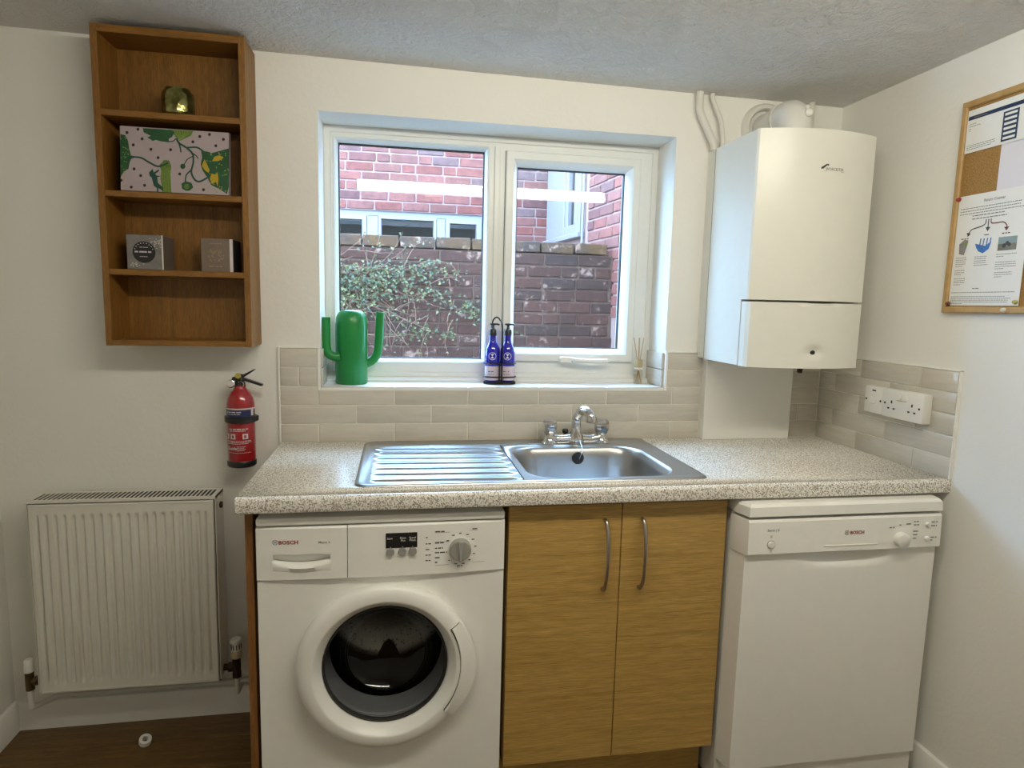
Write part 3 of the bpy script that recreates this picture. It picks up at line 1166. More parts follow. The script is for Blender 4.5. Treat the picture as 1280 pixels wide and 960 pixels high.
for tx in (-1.5475, -1.5185, -1.4935):
    MB().lathe([(.0103, .004), (.0103, -.004), (.0092, -.0062), (0, -.0066)], (tx, wy(tx), .7605), 'y', 22).build('button', 'plastic_grey', pan)
KX, KZ = -1.3765, .7605
kn = MB().lathe([(.0275, .003), (.0275, -.003), (.0262, -.016), (.024, -.018), (0, -.018)], (KX, wy(KX), KZ), 'y', 36).build('dial', 'plastic_grey', pan, 40)
MB().box(KX - .0048, KX + .0048, wy(KX) - .0235, wy(KX) - .016, KZ - .0262, KZ + .0262, bev=.002).build('dial_grip', 'plastic_grey', kn)
MB().lathe([(.0305, .0025), (.0305, -.0012), (.027, -.0012)], (KX, wy(KX), KZ), 'y', 36, cap=False).build('dial_ring', 'enamel_white', kn)
k = MB()


def dash(k, x0, z, L, h=.0022, seed=1, fn=None, gap=.25):
    """a row of word-like dashes standing for tiny print"""
    r = random.Random(seed * 7919 + int(abs(x0) * 1e4) + int(z * 1e4))
    a = 0.0
    while a < L - h:
        w = min(L - a, h * r.uniform(1.6, 4.6))
        f_ = fn or wfn(x0, z)
        k.add([f_(a, 0), f_(a + w, 0), f_(a + w, h), f_(a, h)], [(0, 1, 2, 3)])
        a += w + h * .75


for i, z in enumerate((.792, .776, .7615, .747, .733)):
    dash(k, -1.462, z, .013 if i else .009, .0026, i)
for i, (z, L) in enumerate(((.806, .024), (.777, .022), (.7635, .020), (.752, .030), (.739, .014), (.727, .010))):
    dash(k, -1.439, z, L, .0028, 20 + i)
for i in range(11):
    a = math.radians(90 - (i - 2) * 28)
    if 2 < i < 3:
        continue
    dash(k, KX + .038 * math.cos(a) - .003, KZ + .040 * math.sin(a) - .001, .007, .0024, 40 + i)
dash(k, KX + .030, .809, .016, .0028, 77)
dash(k, KX - .007, KZ - .046, .013, .0030, 78)
for a, b, z in ((-1.439, -1.402, .8045), (-1.439, -1.404, .781), (-1.439, -1.404, .7205), (KX + .022, KX + .045, .8065), (KX + .030, KX + .062, .7235)):
    k.add([(a, wy(a) - .0006, z), (b, wy(b) - .0006, z), (b, wy(b) - .0006, z + .0006), (a, wy(a) - .0006, z + .0006)], [(0, 1, 2, 3)])
k.build('panel_print', 'print_dark', pan, 0)

# porthole door
door = MB()
dc = (DCX, WF, DCZ)
prof = [(.2095, .001), (.2145, -.012), (.2142, -.022), (.2110, -.030), (.2050, -.0355), (.1960, -.0385), (.1790, -.0405), (.1755, -.0395), (.1735, -.0375), (.1570, -.0165), (.1545, -.010), (.1525, .004), (.175, .006)]
door.lathe(prof, dc, 'y', 72, cap=False)
door = door.build('door', 'enamel_white', wm, 32)
k = MB()
n = 14
a0, a1 = math.radians(-39), math.radians(31)
ins, top, out, bck = [], [], [], []
for i in range(n + 1):
    a = a0 + (a1 - a0) * i / n
    e = math.sin(PI * i / n)
    ca, sa = math.cos(a), math.sin(a)
    P = lambda r, y_: (DCX + r * ca, WF + y_, DCZ + r * sa)
    ins.append(P(.187 - .003 * e, -.0385))
    top.append(P(.190 - .003 * e, -.0455))
    out.append(P(.214 + .011 * e, -.034))
    bck.append(P(.2135 + .011 * e, -.008))
for i in range(n):
    for p, q in ((ins, top), (top, out), (out, bck)):
        k.add([p[i], p[i + 1], q[i + 1], q[i]], [(0, 1, 2, 3)])
for i in (0, n):
    k.add([ins[i], top[i], out[i], bck[i]], [(0, 1, 2, 3)])
k.build('door_handle', 'enamel_white', door, 50)
k = MB()
gpath = [(DCX + .1855 * math.cos(a0 + (a1 - a0) * i / 20), WF - .0400, DCZ + .1855 * math.sin(a0 + (a1 - a0) * i / 20)) for i in range(21)]
gpath = [(DCX + r_ * math.cos(a0), WF - y_, DCZ + r_ * math.sin(a0)) for r_, y_ in ((.2115, .0298), (.205, .0358), (.196, .0388))] + gpath + [(DCX + r_ * math.cos(a1), WF - y_, DCZ + r_ * math.sin(a1)) for r_, y_ in ((.196, .0388), (.205, .0358), (.2115, .0298))]
k.tube(gpath, .0013, 6)
k.build('handle_gap', 'gap_dark', door)
MB().lathe([(.1545, -.010), (.150, -.013), (.147, .010), (.140, .040), (.118, .085), (.08, .105), (0, .112)], dc, 'y', 48, cap=False).build('door_glass', 'door_glass', door, 60)
MB().lathe([(.1538, -.012), (.1505, -.0145), (.1485, -.012), (.149, .0)], dc, 'y', 56, cap=False).build('door_seal', 'gap_dark', door, 50)
# gasket and drum seen through the glass
MB().lathe([(.176, .0005), (.168, .012), (.160, .020), (.163, .028), (.156, .036), (.158, .046), (.150, .056), (.152, .072), (.146, .082), (.150, .090)], dc, 'y', 56, cap=False).build('gasket', 'rubber_grey', wm, 60)
dm = MB().lathe([(.150, .088), (.205, .095), (.215, .11), (.215, .40), (.19, .42), (.06, .43), (0, .425)], dc, 'y', 48, cap=False).build('drum', 'drum_steel', wm, 50)
for a in (30, 150, 270):
    a = math.radians(a)
    ca, sa = math.cos(a), math.sin(a)
    k = MB()
    ux, uz = -sa, ca
    sec = [(.213, -.035), (.175, -.014), (.165, 0), (.175, .014), (.213, .035)]
    lp = []
    for y_ in (WF + .11, WF + .41):
        lp.append([(DCX + r * ca + w * ux, y_, DCZ + r * sa + w * uz) for r, w in sec])
    k.loft(lp, cap0=True, cap1=True)
    k.build('paddle', 'paddle_steel', dm, 40)

# ================================================================ dishwasher
dw = thing('dishwasher', 'white freestanding dishwasher beside the right wall', 'dishwasher', (-.34, -.3, 0))
DX_0, DX_1 = -.6275, -.0490
BXa, BXb = -.6400, -.0400
k = MB().box(BXa, BXb, -.566, -.03, .012, .830, bev=.003)
k.build('body', 'enamel_side', dw, 30)
lid = MB()
lp = []
for z, i in ((.833, 0), (.858, .001), (.8655, .006)):
    lp.append([(BXa + i, -.04, z), (BXa + i, -.588, z), (DX_0 + i, -.634 + i * 1.6, z), (DX_1 - i, -.634 + i * 1.6, z), (BXb - i, -.588, z), (BXb - i, -.04, z)])
lid.loft(lp, cap0=True, cap1=True)
lid.build('top', 'enamel_white', dw, 25)


def dplan(y, i=0):
    return [(BXa + i, -.566), (BXa + i, y + .045), (DX_0 + i, y), (DX_1 - i, y), (BXb - i, y + .045), (BXb - i, -.566)]


k = MB()
# control fascia, its front leaning slightly back at the top
k.loft([[(a, b, .7285) for a, b in dplan(-.634)], [(a, b, .732) for a, b in dplan(-.6365)], [(a, b, .818) for a, b in dplan(-.634)], [(a, b, .824) for a, b in dplan(-.630)]], cap0=True, cap1=True)
fas = k.build('control_panel', 'enamel_white', dw, 25)
# door with scooped grip recess under the fascia
DFY = -.6225


def dgrid(u, v):
    x = DX_0 + (DX_1 - DX_0) * u
    z = .105 + (.7275 - .105) * v
    g = math.exp(-(abs((x + .326) / .105)) ** 4)
    rec = g * max(0, 1 - (.7275 - z) / .042) ** .7 * .030 if z > .685 else 0
    return (x, DFY + rec, z)


k = MB().grid(dgrid, 48, 60)
k.add([(BXa, -.568, .105), (DX_0, DFY, .105), (DX_0, DFY, .7275), (BXa, -.568, .7275)], [(0, 1, 2, 3)])
k.add([(BXb, -.568, .105), (DX_1, DFY, .105), (DX_1, DFY, .7275), (BXb, -.568, .7275)], [(0, 1, 2, 3)])
k.add([(BXa, -.568, .105), (DX_0, DFY, .105), (DX_1, DFY, .105), (BXb, -.568, .105)], [(0, 1, 2, 3)])
k.add([(BXa, -.568, .105), (BXb, -.568, .105), (BXb, -.568, .7275), (BXa, -.568, .7275)], [(0, 1, 2, 3)])
k.build('door', 'enamel_white', dw, 40)
MB().box(DX_0 - .004, DX_1 + .004, -.612, -.567, .014, .0995, bev=.003).build('kick_plate', 'enamel_white', dw)
dfn = lambda x0, z0, dy=.0008: (lambda a, b: (x0 + a, -.6365 + (z0 + b - .732) * .029 - dy, z0 + b))
dyy = lambda z: -.6365 + (z - .732) * .029
k = MB().text('BOSCH', .0125, dfn(-.331, .777), bold=.03, sx=1.05)
k.build('lettering', 'print_red', fas, 0, 'dark red brand lettering')
k = MB()
logo(k, dfn(-.341, .7815), .0066)
k.text('Serie | 6', .0095, dfn(-.575, .793), bold=.01, sx=1.1)
for x, z in ((-.563, .779), (-.562, .7395)):
    logo(k, dfn(x, z), .0032)
for i, (x, z, L) in enumerate(((-.212, .789, .016), (-.182, .795, .008), (-.160, .797, .014), (-.137, .803, .016), (-.137, .794, .018), (-.137, .776, .018), (-.137, .766, .014), (-.137, .756, .016), (-.082, .800, .020), (-.082, .790, .018), (-.082, .757, .020), (-.082, .749, .012))):
    dash(k, x, z, L, .0032, 90 + i, dfn(x, z))
k.build('panel_print', 'print_grey', fas, 0)
k = MB().lathe([(.0205, .004), (.0205, -.004), (.019, -.016), (.016, -.0185), (0, -.0185)], (-.176, dyy(.757), .757), 'y', 32).build('dial', 'plastic_white', fas)
k = MB().lathe([(.0095, .003), (.0095, -.003), (.008, -.0045), (0, -.005)], (-.5625, dyy(.7575), .7575), 'y', 24).build('power_button', 'plastic_white', fas)
MB().lathe([(.0112, .001), (.0112, -.0008), (.0095, -.0008)], (-.5625, dyy(.7575), .7575), 'y', 24, cap=False).build('button_ring', 'plastic_grey', k)
for z in (.796, .7565):
    MB().lathe([(.006, .002), (.006, -.005), (.0048, -.0065), (0, -.007)], (-.0945, dyy(z), z), 'y', 20).build('button', 'plastic_white', fas)
MB().box(-.405, -.246, dyy(.7475) - .002, dyy(.7475) + .002, .7455, .7485, bev=.0009).build('grip_ridge', 'plastic_white', fas)

# ================================================================ boiler
bo = thing('boiler', 'white wall hung gas boiler in the corner right of the window', 'boiler', (-.2976, -.15, 1.1964))
BX_0, BX_1, BZ0, BZ1 = -.4929, -.1023, 1.1964, 1.8972
BC = (BX_0 + BX_1) / 2
by_ = lambda x: -.314 - .042 * (1 - ((x - BC) / .1953) ** 2)
nb = 18
front = [(BX_0 + .004 + (BX_1 - BX_0 - .008) * i / nb) for i in range(nb + 1)]
MB().box(BX_0, BX_1, -.0515, -.0005, BZ0 + .004, BZ1).build('back_frame', 'boiler_white', bo, 0)
MB().box(BX_0 + .0006, BX_1 - .0006, -.0549, -.0516, BZ0 + .006, BZ1 - .0006).build('seam', 'gap_dark', bo, 0)
k = MB()
pl_hi = [(BX_0, -.055), (BX_0, -.308)] + [(x, by_(x)) for x in front] + [(BX_1, -.308), (BX_1, -.055)]
k.prism(pl_hi, 'z', 1.4005, BZ1)
pl_lo = [(BX_0, -.055), (BX_0, -.278), (BX_1, -.278), (BX_1, -.055)]
k.prism(pl_lo, 'z', BZ0 + .002, 1.4006)
case = k.build('casing', 'boiler_white', bo, 20)
FZ0, FZ1 = BZ0, 1.3945


def flap(u, v):
    x = BX_0 + .002 + (BX_1 - BX_0 - .004) * u
    z = FZ0 + (FZ1 - FZ0) * v
    y_ = by_(x) - .0035
    d = math.exp(-(((x + .285) / .030) ** 2 + ((z - 1.2445) / .017) ** 2))
    g = math.exp(-(abs((x + .272) / .062)) ** 4) * max(0, 1 - (FZ1 - z) / .010)
    y_ += .013 * d + .016 * g
    if u < .001 or u > .999:
        y_ += .012
    return (x, y_, z)


k = MB().grid(flap, 60, 40)
for e_, x in ((0, BX_0 + .002), (1, BX_1 - .002)):
    k.add([(x, flap(e_, 0)[1], FZ0), (x, -.280, FZ0), (x, -.280, FZ1), (x, flap(e_, 0)[1], FZ1)], [(0, 1, 2, 3)])
for v_ in (0, 1):
    for i in range(60):
        p, q = flap(i / 60, v_), flap((i + 1) / 60, v_)
        k.add([p, q, (q[0], -.280, q[2]), (p[0], -.280, p[2])], [(0, 1, 2, 3)])
k.build('flap', 'boiler_white', bo, 35)
MB().lathe([(.009, .003), (.009, -.0012), (.007, -.002), (0, -.002)], (-.285, by_(-.285) + .0095, 1.2445), 'y', 24).build('viewing_port', 'plastic_black', bo)
bfn = lambda x0, z0: (lambda a, b: (x0 + a, by_(x0 + a) - .0006, z0 + b))
k = MB()
f_ = bfn(-.3125, 1.7795)
k.add([f_(*p) for p in ((0, .005), (.008, .006), (.020, .016), (.026, .015), (.025, .020), (.018, .020), (.008, .012), (.001, .010))], [(0, 1, 2, 7), (2, 3, 4, 5), (2, 5, 6, 7)])
k.build('emblem', 'print_dark', bo, 0)
k = MB().text('WORCESTER', .0115, bfn(-.297, 1.7815), bold=.02, sx=.92)
f_ = bfn(-.302, 1.7785)
k.add([f_(0, 0), f_(.070, 0), f_(.070, .001), f_(0, .001)], [(0, 1, 2, 3)])
k.build('lettering', 'print_grey', bo, 0)

# flue
fl = thing('boiler_flue', 'white round flue elbow on top of the boiler', 'flue', (-.300, -.15, BZ1))
FX, FZ = -.296, 1.985
k = MB()
arc = [(FX, -.185, BZ1 + .0005), (FX, -.185, 1.940)]
arc += [(FX, -.150 - .035 * math.cos(t), 1.940 + .045 * math.sin(t)) for t in [PI / 2 * i / 6 for i in range(1, 7)]]
k.tube(arc + [(FX, -.118, FZ)], .0515, 28)
k.build('elbow', 'pipe_white', fl, 50)
MB().tube([(FX, -.118, FZ), (FX, -.012, FZ)], .0475, 28).build('duct', 'enamel_side', fl, 50)
for y_ in (-.122, -.112):
    MB().lathe([(.048, -.003), (.055, -.003), (.055, .003), (.048, .003), (.048, -.003)], (FX, y_, FZ), 'y', 32, cap=False).build('collar', 'pipe_white', fl)
MB().lathe([(.060, -.001), (.060, -.012), (.066, -.020), (.076, -.021), (.083, -.014), (.085, -.001), (.060, -.001)], (FX, 0, FZ), 'y', 40, cap=False).build('wall_seal', 'pipe_white', fl)
k = MB().lathe([(.012, .012), (.012, -.006), (.0085, -.010), (0, -.010)], (FX + .012, -.232, 1.978), 'y', 20)
k.lathe([(.006, .01), (.006, -.004), (0, -.004)], (FX + .010, -.226, 1.996), 'y', 14)
k.build('test_cap', 'plastic_white', fl)
tag(MB().tube(smooth_path([(-.545, -.022, 2.0835), (-.545, -.022, 2.04), (-.540, -.022, 2.015), (-.508, -.024, 1.955), (-.490, -.026, 1.920), (-.487, -.026, 1.8985)]), .0125, 14).build('heating_pipe', 'pipe_white', None), 'thicker white painted pipe bending down to the boiler, leftmost', 'pipe', 'pipes above the boiler')
tag(MB().tube(smooth_path([(-.500, -.020, 2.0825), (-.498, -.020, 2.06), (-.470, -.022, 2.005), (-.461, -.022, 1.97), (-.456, -.022, 1.935), (-.456, -.024, 1.8985)]), .0085, 12).build('heating_pipe', 'pipe_white', None), 'thin white painted pipe between the thicker pipe and the flue', 'pipe', 'pipes above the boiler')
tag(MB().tube([(-.135, -.022, 2.0795), (-.135, -.022, 1.898)], .011, 12).build('heating_pipe', 'pipe_white', None), 'straight white painted pipe right of the flue elbow', 'pipe', 'pipes above the boiler')
# boxed-in pipes below the boiler
tag(MB().box(-.4715, -.1385, -.042, -.0005, H + .0003, BZ0 - .0003, bev=.0015).build('pipe_boxing', 'wall_paint', None, 0), 'white panel boxing in the pipes below the boiler', 'panel')
vp = thing('drain_valve', 'small dark valve hanging under the boiler', 'valve', (-.118, -.06, 1.155))
MB().tube([(-.118, -.05, BZ0 - .0005), (-.118, -.05, 1.166)], .006, 10).build('stem', 'brass_dark', vp)
MB().tube([(-.118, -.05, 1.168), (-.124, -.056, 1.154)], .009, 10).build('tap_body', 'brass_dark', vp)

# ================================================================ sockets on the right wall
TXF = -.009


def rfn(x, y0, z0):
    return lambda a, b: (x, y0 - a, z0 + b)


so = thing('double_socket', 'white double power socket on the right wall tiles', 'socket', (-.02, -.442, 1.052))
MB().box(-.040, TXF, -.5215, -.3605, 1.0515, 1.1385, bev=.004, seg=2).build('plate', 'plastic_white', so)
k = MB()
for yc in (-.401, -.481):
    for dy, dz, w, h in ((0, .012, .0045, .009), (-.011, -.008, .0075, .0048), (.011, -.008, .0075, .0048)):
        k.box(-.0408, -.038, yc + dy - w / 2, yc + dy + w / 2, 1.088 + dz - h / 2, 1.088 + dz + h / 2)
for y_ in (-.374, -.508):
    k.lathe([(.0035, 0), (.003, -.001), (0, -.001)], (-.0402, y_, 1.0945), 'x', 12)
k.build('pin_holes', 'plastic_black', so, 0)
for y0 in (-.431, -.452):
    MB().box(-.0445, -.0395, y0 - .0085, y0 + .0085, 1.108, 1.127, bev=.0015).build('rocker', 'plastic_white', so)
ss = thing('appliance_switch', 'white single appliance switch left of the double socket', 'switch', (-.02, -.317, 1.05))
MB().box(-.034, TXF, -.358, -.2765, 1.0515, 1.1365, bev=.004, seg=2).build('plate', 'plastic_white', ss)
MB().box(-.0385, -.0335, -.330, -.305, 1.082, 1.104, bev=.002).build('rocker', 'plastic_white', ss)
k = MB()
for y_ in (-.286, -.348):
    k.lathe([(.0035, 0), (.003, -.0012), (0, -.0012)], (-.0342, y_, 1.094), 'x', 12)
k.box(-.0346, -.034, -.325, -.310, 1.122, 1.1265)
k.build('screws', 'plastic_black', ss, 0)

# ================================================================ notice board
nbd = thing('notice_board', 'cork notice board with oak frame on the right wall', 'notice board', (-.005, -.97, 1.375))
NY0, NY1, NZ0, NZ1 = -1.425, -.5205, 1.3755, 1.942
MB().ring((NY0, NY1, NZ0, NZ1), [(0, -.0005), (0, -.013), (.003, -.015), (.014, -.015), (.017, -.012), (.017, -.0005)], 'x').build('frame', 'frame_wood', nbd, 30)
MB().box(-.008, -.0005, NY0 + .015, NY1 - .015, NZ0 + .015, NZ1 - .015).build('cork', 'cork', nbd, 0)


def sheet(name, y0, w, z0, h, mat, label, x=-.0086, tilt=0.0, curl=.0):
    def fn(u, v):
        return (x - .0007 - curl * u * u * (1 - .5 * v), y0 - u * w, z0 + v * h + tilt * u * w)
    k = MB().grid(fn, 8, 4)
    k.grid(lambda u, v: (fn(u, v)[0] + .0006, *fn(u, v)[1:]), 8, 4)
    o_ = thing(name, label, 'paper', (x, y0 - w / 2, z0))
    k.build('sheet', mat, o_, 60)

    def pr(a, b, e=.0006):
        p = fn(a / w, b / h)
        return (p[0] - e, p[1], p[2])
    return o_, pr


# paper 3 first (behind): pale lilac sheet
sheet('lilac_sheet', -.648, .21, 1.60, .215, 'paper_lilac', 'pale lilac paper half hidden on the notice board', x=-.0084)
p1, pr = sheet('form_card', -.5385, .21, 1.8045, .112, 'paper', 'white form with navy header pinned at the top of the notice board', x=-.0098, tilt=.004, curl=.0035)


def quad(k, f_, a, b, w, h, m=0):
    k.add([f_(a, b), f_(a + w, b), f_(a + w, b + h), f_(a, b + h)], [(0, 1, 2, 3)], m)


k = MB()
for i in range(7):
    quad(k, pr, .003 + i * .029, .086, .0292, .010)
quad(k, pr, .108, .006, .044, .074)
k.build('navy_print', 'navy', p1, 0)
k = MB()
for i in range(6):
    quad(k, lambda a, b: pr(a, b, .001), .113, .0105 + i * .0118, .034, .006)
k.build('entry_boxes', 'print_white', p1, 0)
k = MB()
for i, (a, b, L) in enumerate(((.008, .074, .020), (.008, .068, .034), (.008, .062, .008), (.008, .057, .006), (.006, .018, .085), (.006, .013, .085), (.006, .008, .075))):
    dash(k, 0, 0, L, .0016, 200 + i, (lambda a, b: (lambda p, q: pr(a + p, b + q)))(a, b))
dash(k, 0, 0, .04, .002, 230, lambda p, q: pr(.020 + p, .090 + q, .001))
k.build('small_print', 'print_grey', p1, 0)

p2, pr = sheet('instruction_sheet', -.5385, .2095, 1.3955, .295, 'paper', 'white instruction sheet with arrows and three pictures on the notice board', x=-.0092, curl=.002)
k = MB()


def para(a, b, L, n, step=.0062, h=.0018, seed=300, last=.6):
    for i in range(n):
        LL = L * (last if i == n - 1 else random.Random(seed + i).uniform(.86, 1))
        dash(k, 0, 0, LL, h, seed + i, lambda p, q, i=i: pr(a + p, b - i * step + q))


para(.008, .259, .192, 3, .0072, .0020, 300, .97)
para(.048, .237, .102, 2, .0082, .0026, 320, 1)
para(.010, .128, .036, 5, .0055, .0016, 340)
para(.010, .094, .034, 3, .0055, .0016, 350)
para(.010, .072, .036, 4, .0055, .0016, 360)
para(.068, .128, .042, 5, .0055, .0016, 370, 1)
para(.132, .130, .058, 2, .0055, .0016, 380, .4)
para(.132, .110, .062, 4, .0055, .0016, 390, .4)
para(.132, .084, .054, 3, .0055, .0016, 400, .4)
para(.072, .044, .022, 1, .005, .0026, 410, 1)
para(.006, .034, .190, 1, .005, .0018, 411, 1)
para(.006, .023, .190, 5, .0048, .0016, 420, .2)
dash(k, 0, 0, .028, .003, 431, lambda p, q: pr(.020 + p, .178 + q))
dash(k, 0, 0, .014, .003, 432, lambda p, q: pr(.090 + p, .183 + q))
k.text('Return Counter', .0105, lambda a, b: pr(.078 + a, .272 + b), bold=.015, sx=.9)
k.build('text_print', 'print_grey', p2, 0)


def ribbon(k, pts, w, f_, m=0):
    P = [Vector((p[0], p[1])) for p in pts]
    L_, R_ = [], []
    for i in range(len(P)):
        d = (P[min(i + 1, len(P) - 1)] - P[max(i - 1, 0)]).normalized()
        nn = Vector((-d.y, d.x)) * (w[i] if isinstance(w, (list, tuple)) else w) / 2
        L_.append(f_(*(P[i] + nn)))
        R_.append(f_(*(P[i] - nn)))
    for i in range(len(P) - 1):
        k.add([L_[i], L_[i + 1], R_[i + 1], R_[i]], [(0, 1, 2, 3)], m)


def sm2(pts, sub=5):
    return [(p.x, p.y) for p in smooth_path([(a, b, 0) for a, b in pts], sub)]


k = MB()
pe = lambda a, b: pr(a, b, .0009)
ribbon(k, sm2([(.092, .225), (.090, .214), (.078, .208), (.052, .203), (.042, .193)]), .0028, pe)
k.add([pe(.036, .196), pe(.049, .192), pe(.040, .184)], [(0, 1, 2)])
ribbon(k, [(.099, .225), (.099, .203)], .0028, pe)
k.add([pe(.092, .204), pe(.106, .204), pe(.099, .193)], [(0, 1, 2)])
k.build('arrows', 'print_dark', p2, 0)
k = MB()
ribbon(k, sm2([(.106, .225), (.108, .214), (.122, .212), (.142, .212), (.152, .204), (.153, .198)]), .0028, pe)
k.add([pe(.146, .199), pe(.160, .199), pe(.153, .189)], [(0, 1, 2)])
dash(k, 0, 0, .022, .003, 433, lambda p, q: pe(.142 + p, .182 + q))
k.build('red_arrow', 'ink_brown', p2, 0)
# three pictures
k = MB()
k.add([pe(*p) for p in ((.018, .140), (.034, .136), (.042, .165), (.044, .174), (.032, .178), (.016, .166))], [(0, 1, 2, 3, 4, 5)])
k.build('bin_picture', 'tin_silver', p2, 0)
k = MB()
pf = lambda a, b: pr(a, b, .0013)
k.add([pf(*p) for p in circ(.036, .166, .005, 12)], [tuple(range(12))])
k.build('bin_detail', 'ink_lime', p2, 0)
k = MB()
k.add([pe(*p) for p in ((.070, .153), (.078, .143), (.092, .137), (.108, .147), (.114, .166), (.096, .156), (.066, .164))], [(0, 1, 2, 5, 6), (2, 3, 4, 5)])
for a in (.080, .090, .100, .110):
    ribbon(k, [(a, .158), (a + .002, .176)], .003, pe)
k.build('crate_picture', 'ink_blue', p2, 0)
k = MB()
quad(k, pe, .134, .140, .052, .017)
k.build('photo_ground', 'photo_ground', p2, 0)
k = MB()
quad(k, pe, .134, .157, .052, .017)
k.build('photo_sky', 'photo_sky', p2, 0)
k = MB()
for a, b, r in ((.152, .152, .006), (.160, .158, .005), (.166, .154, .005)):
    k.add([pf(*p) for p in circ(a, b, r, 10)], [tuple(range(10))])
k.build('photo_detail', 'print_dark', p2, 0)


def pin(label, m, y_, z_, x=-.0105):
    o_ = MB().lathe([(.0045, 0), (.0062, -.002), (.006, -.0045), (.0035, -.0065), (.0045, -.009), (0, -.0095)], (x, y_, z_), 'x', 14)
    tag(o_.build('push_pin', m, None), label, 'pin', 'pins on the notice board')


pin('red pin at the top left corner of the instruction sheet', 'pin_red', -.5405, 1.6835)
pin('dark red pin at the bottom left corner of the instruction sheet', 'pin_brown', -.5415, 1.4005)
pin('yellow pin at the bottom right corner of the instruction sheet', 'pin_yellow', -.741, 1.4045)
pin('clear pin in the bottom rail of the notice board frame', 'pin_clear', -.716, 1.3845, -.0152)

# ================================================================ wall shelf unit
su = thing('wall_shelf_unit', 'open oak shelf unit hanging on the wall left of the window', 'shelf unit', (-2.148, -.07, 1.2252))
UX0, UX1, UY, UZ0, UZ1 = -2.3431, -1.9524, -.1359, 1.2252, 2.0852
th = .017
for x0 in (UX0, UX1 - th):
    MB().box(x0, x0 + th, UY, -.001, UZ0, UZ1, bev=.0008).build('side_panel', 'oak_shelf', su, 0)
MB().box(UX0 + th, UX1 - th, UY + .0005, -.001, UZ1 - .020, UZ1 - .0005).build('top_panel', 'oak_shelf_flat', su, 0)
MB().box(UX0 + th, UX1 - th, UY + .0005, -.001, UZ0 + .0005, UZ0 + .016).build('bottom_panel', 'oak_shelf_flat', su, 0)
MB().box(UX0 + th, UX1 - th, -.008, -.001, UZ0 + .016, UZ1 - .020).build('back_panel', 'oak_shelf', su, 0)
SH = (1.8675, 1.6535, 1.4400)
for z in SH:
    MB().box(UX0 + th, UX1 - th, UY + .002, -.008, z - .016, z, bev=.0008).build('shelf', 'oak_shelf_flat', su, 0)

# glass candle holder
z = SH[0]
k = MB()
cx, cy = -2.147, -.074
k.lathe([(0, .0004), (.034, .0004), (.040, .004), (.0425, .016), (.0425, .058), (.040, .070), (.033, .0775), (.0325, .081), (.031, .081), (.031, .076), (.038, .066), (.040, .055), (.040, .018), (.036, .006), (0, .005)], (cx, cy, z), 'z', 36)
tag(k.build('candle_holder', 'mercury_glass', None, 50), 'round olive gold glass candle holder on the top shelf', 'candle holder')

# illustrated card box leaning on the second shelf
z = SH[1]
card = thing('illustrated_box', 'flat box with pink spotted green plant illustration on the second shelf', 'box', (-2.145, -.11, z))
CW, CH = .2825, .1755
KX0 = -2.2875


def cpt(a, b, d=0.0):
    """a,b in card metres from its lower left front corner; leans back 4 degrees"""
    s_ = math.sin(math.radians(5))
    c_ = math.cos(math.radians(5))
    return (KX0 + a, -.128 + b * s_ - d * c_, z + .0006 + b * c_ - d * s_ + .0018)


k = MB()
fr_ = [cpt(0, 0), cpt(CW, 0), cpt(CW, CH), cpt(0, CH)]
bk_ = [cpt(0, 0, -.022), cpt(CW, 0, -.022), cpt(CW, CH, -.022), cpt(0, CH, -.022)]
k.add(fr_ + bk_, [(0, 1, 2, 3)], 0)
k.add(fr_ + bk_, [(4, 5, 6, 7), (0, 1, 5, 4), (1, 2, 6, 5), (2, 3, 7, 6), (3, 0, 4, 7)], 1)
k.build('box', ['card_pink', 'card_edge'], card, 0)


def cz_(px, py, e=.0005):
    u = (px - 100) / 1082.0
    top = 82 + 88 * u
    v_ = 1 - (py - top) / (622 - 18 * u)
    return cpt(max(0, min(1, u)) * CW, max(0, min(1, v_)) * CH, e)


def poly(k, pts, e=.0005, m=0):
    tr_ = tessellate_polygon([[Vector((p[0], p[1], 0)) for p in pts]])
    k.add([cz_(p[0], p[1], e) for p in pts], [tuple(q) for q in tr_], m)


k = MB()
for px, py in ((168, 150), (275, 120), (315, 213), (228, 270), (400, 315), (595, 322), (470, 397), (888, 200), (986, 182), (818, 250), (1128, 232), (1050, 292), (233, 502), (296, 568), (105, 610), (203, 678), (334, 663), (683, 558), (921, 714)):
    poly(k, circ(px, py, 15, 12))
k.build('spots', 'ink_dark', card, 0)
k = MB()
poly(k, [(105, 165), (150, 175), (178, 230), (188, 310), (205, 372), (270, 385), (205, 405), (190, 440), (178, 500), (130, 530), (95, 580), (100, 300)])
poly(k, [(900, 340), (960, 345), (1010, 360), (1080, 345), (1188, 320), (1185, 500), (1180, 690), (1160, 760), (1080, 710), (1000, 670), (955, 590), (915, 530), (895, 470), (910, 400)])
poly(k, [(325, 110), (600, 130), (640, 150), (610, 200), (580, 215), (575, 250), (500, 240), (450, 225), (420, 235), (365, 200), (400, 185), (330, 150)])
poly(k, [(700, 650), (745, 630), (800, 645), (818, 690), (780, 722), (740, 722), (705, 700)])
poly(k, circ(715, 485, 26, 12))
k.build('foliage_print', 'ink_green', card, 0)
k = MB()
poly(k, [(480, 470), (530, 420), (580, 425), (600, 480), (590, 560), (600, 745), (510, 740), (490, 600), (500, 520)])
poly(k, [(600, 130), (825, 145), (800, 190), (720, 225), (690, 240), (650, 205)])
poly(k, circ(752, 680, 26, 12), .0008)
k.build('leaf_print', 'ink_leaf', card, 0)
k = MB()
poly(k, [(378, 540), (415, 505), (425, 540), (475, 510), (480, 525), (440, 555), (455, 570), (500, 575), (460, 585), (465, 640), (520, 690), (515, 720), (470, 690), (470, 735), (455, 735), (455, 690), (425, 670), (405, 590), (385, 570)], .0008)
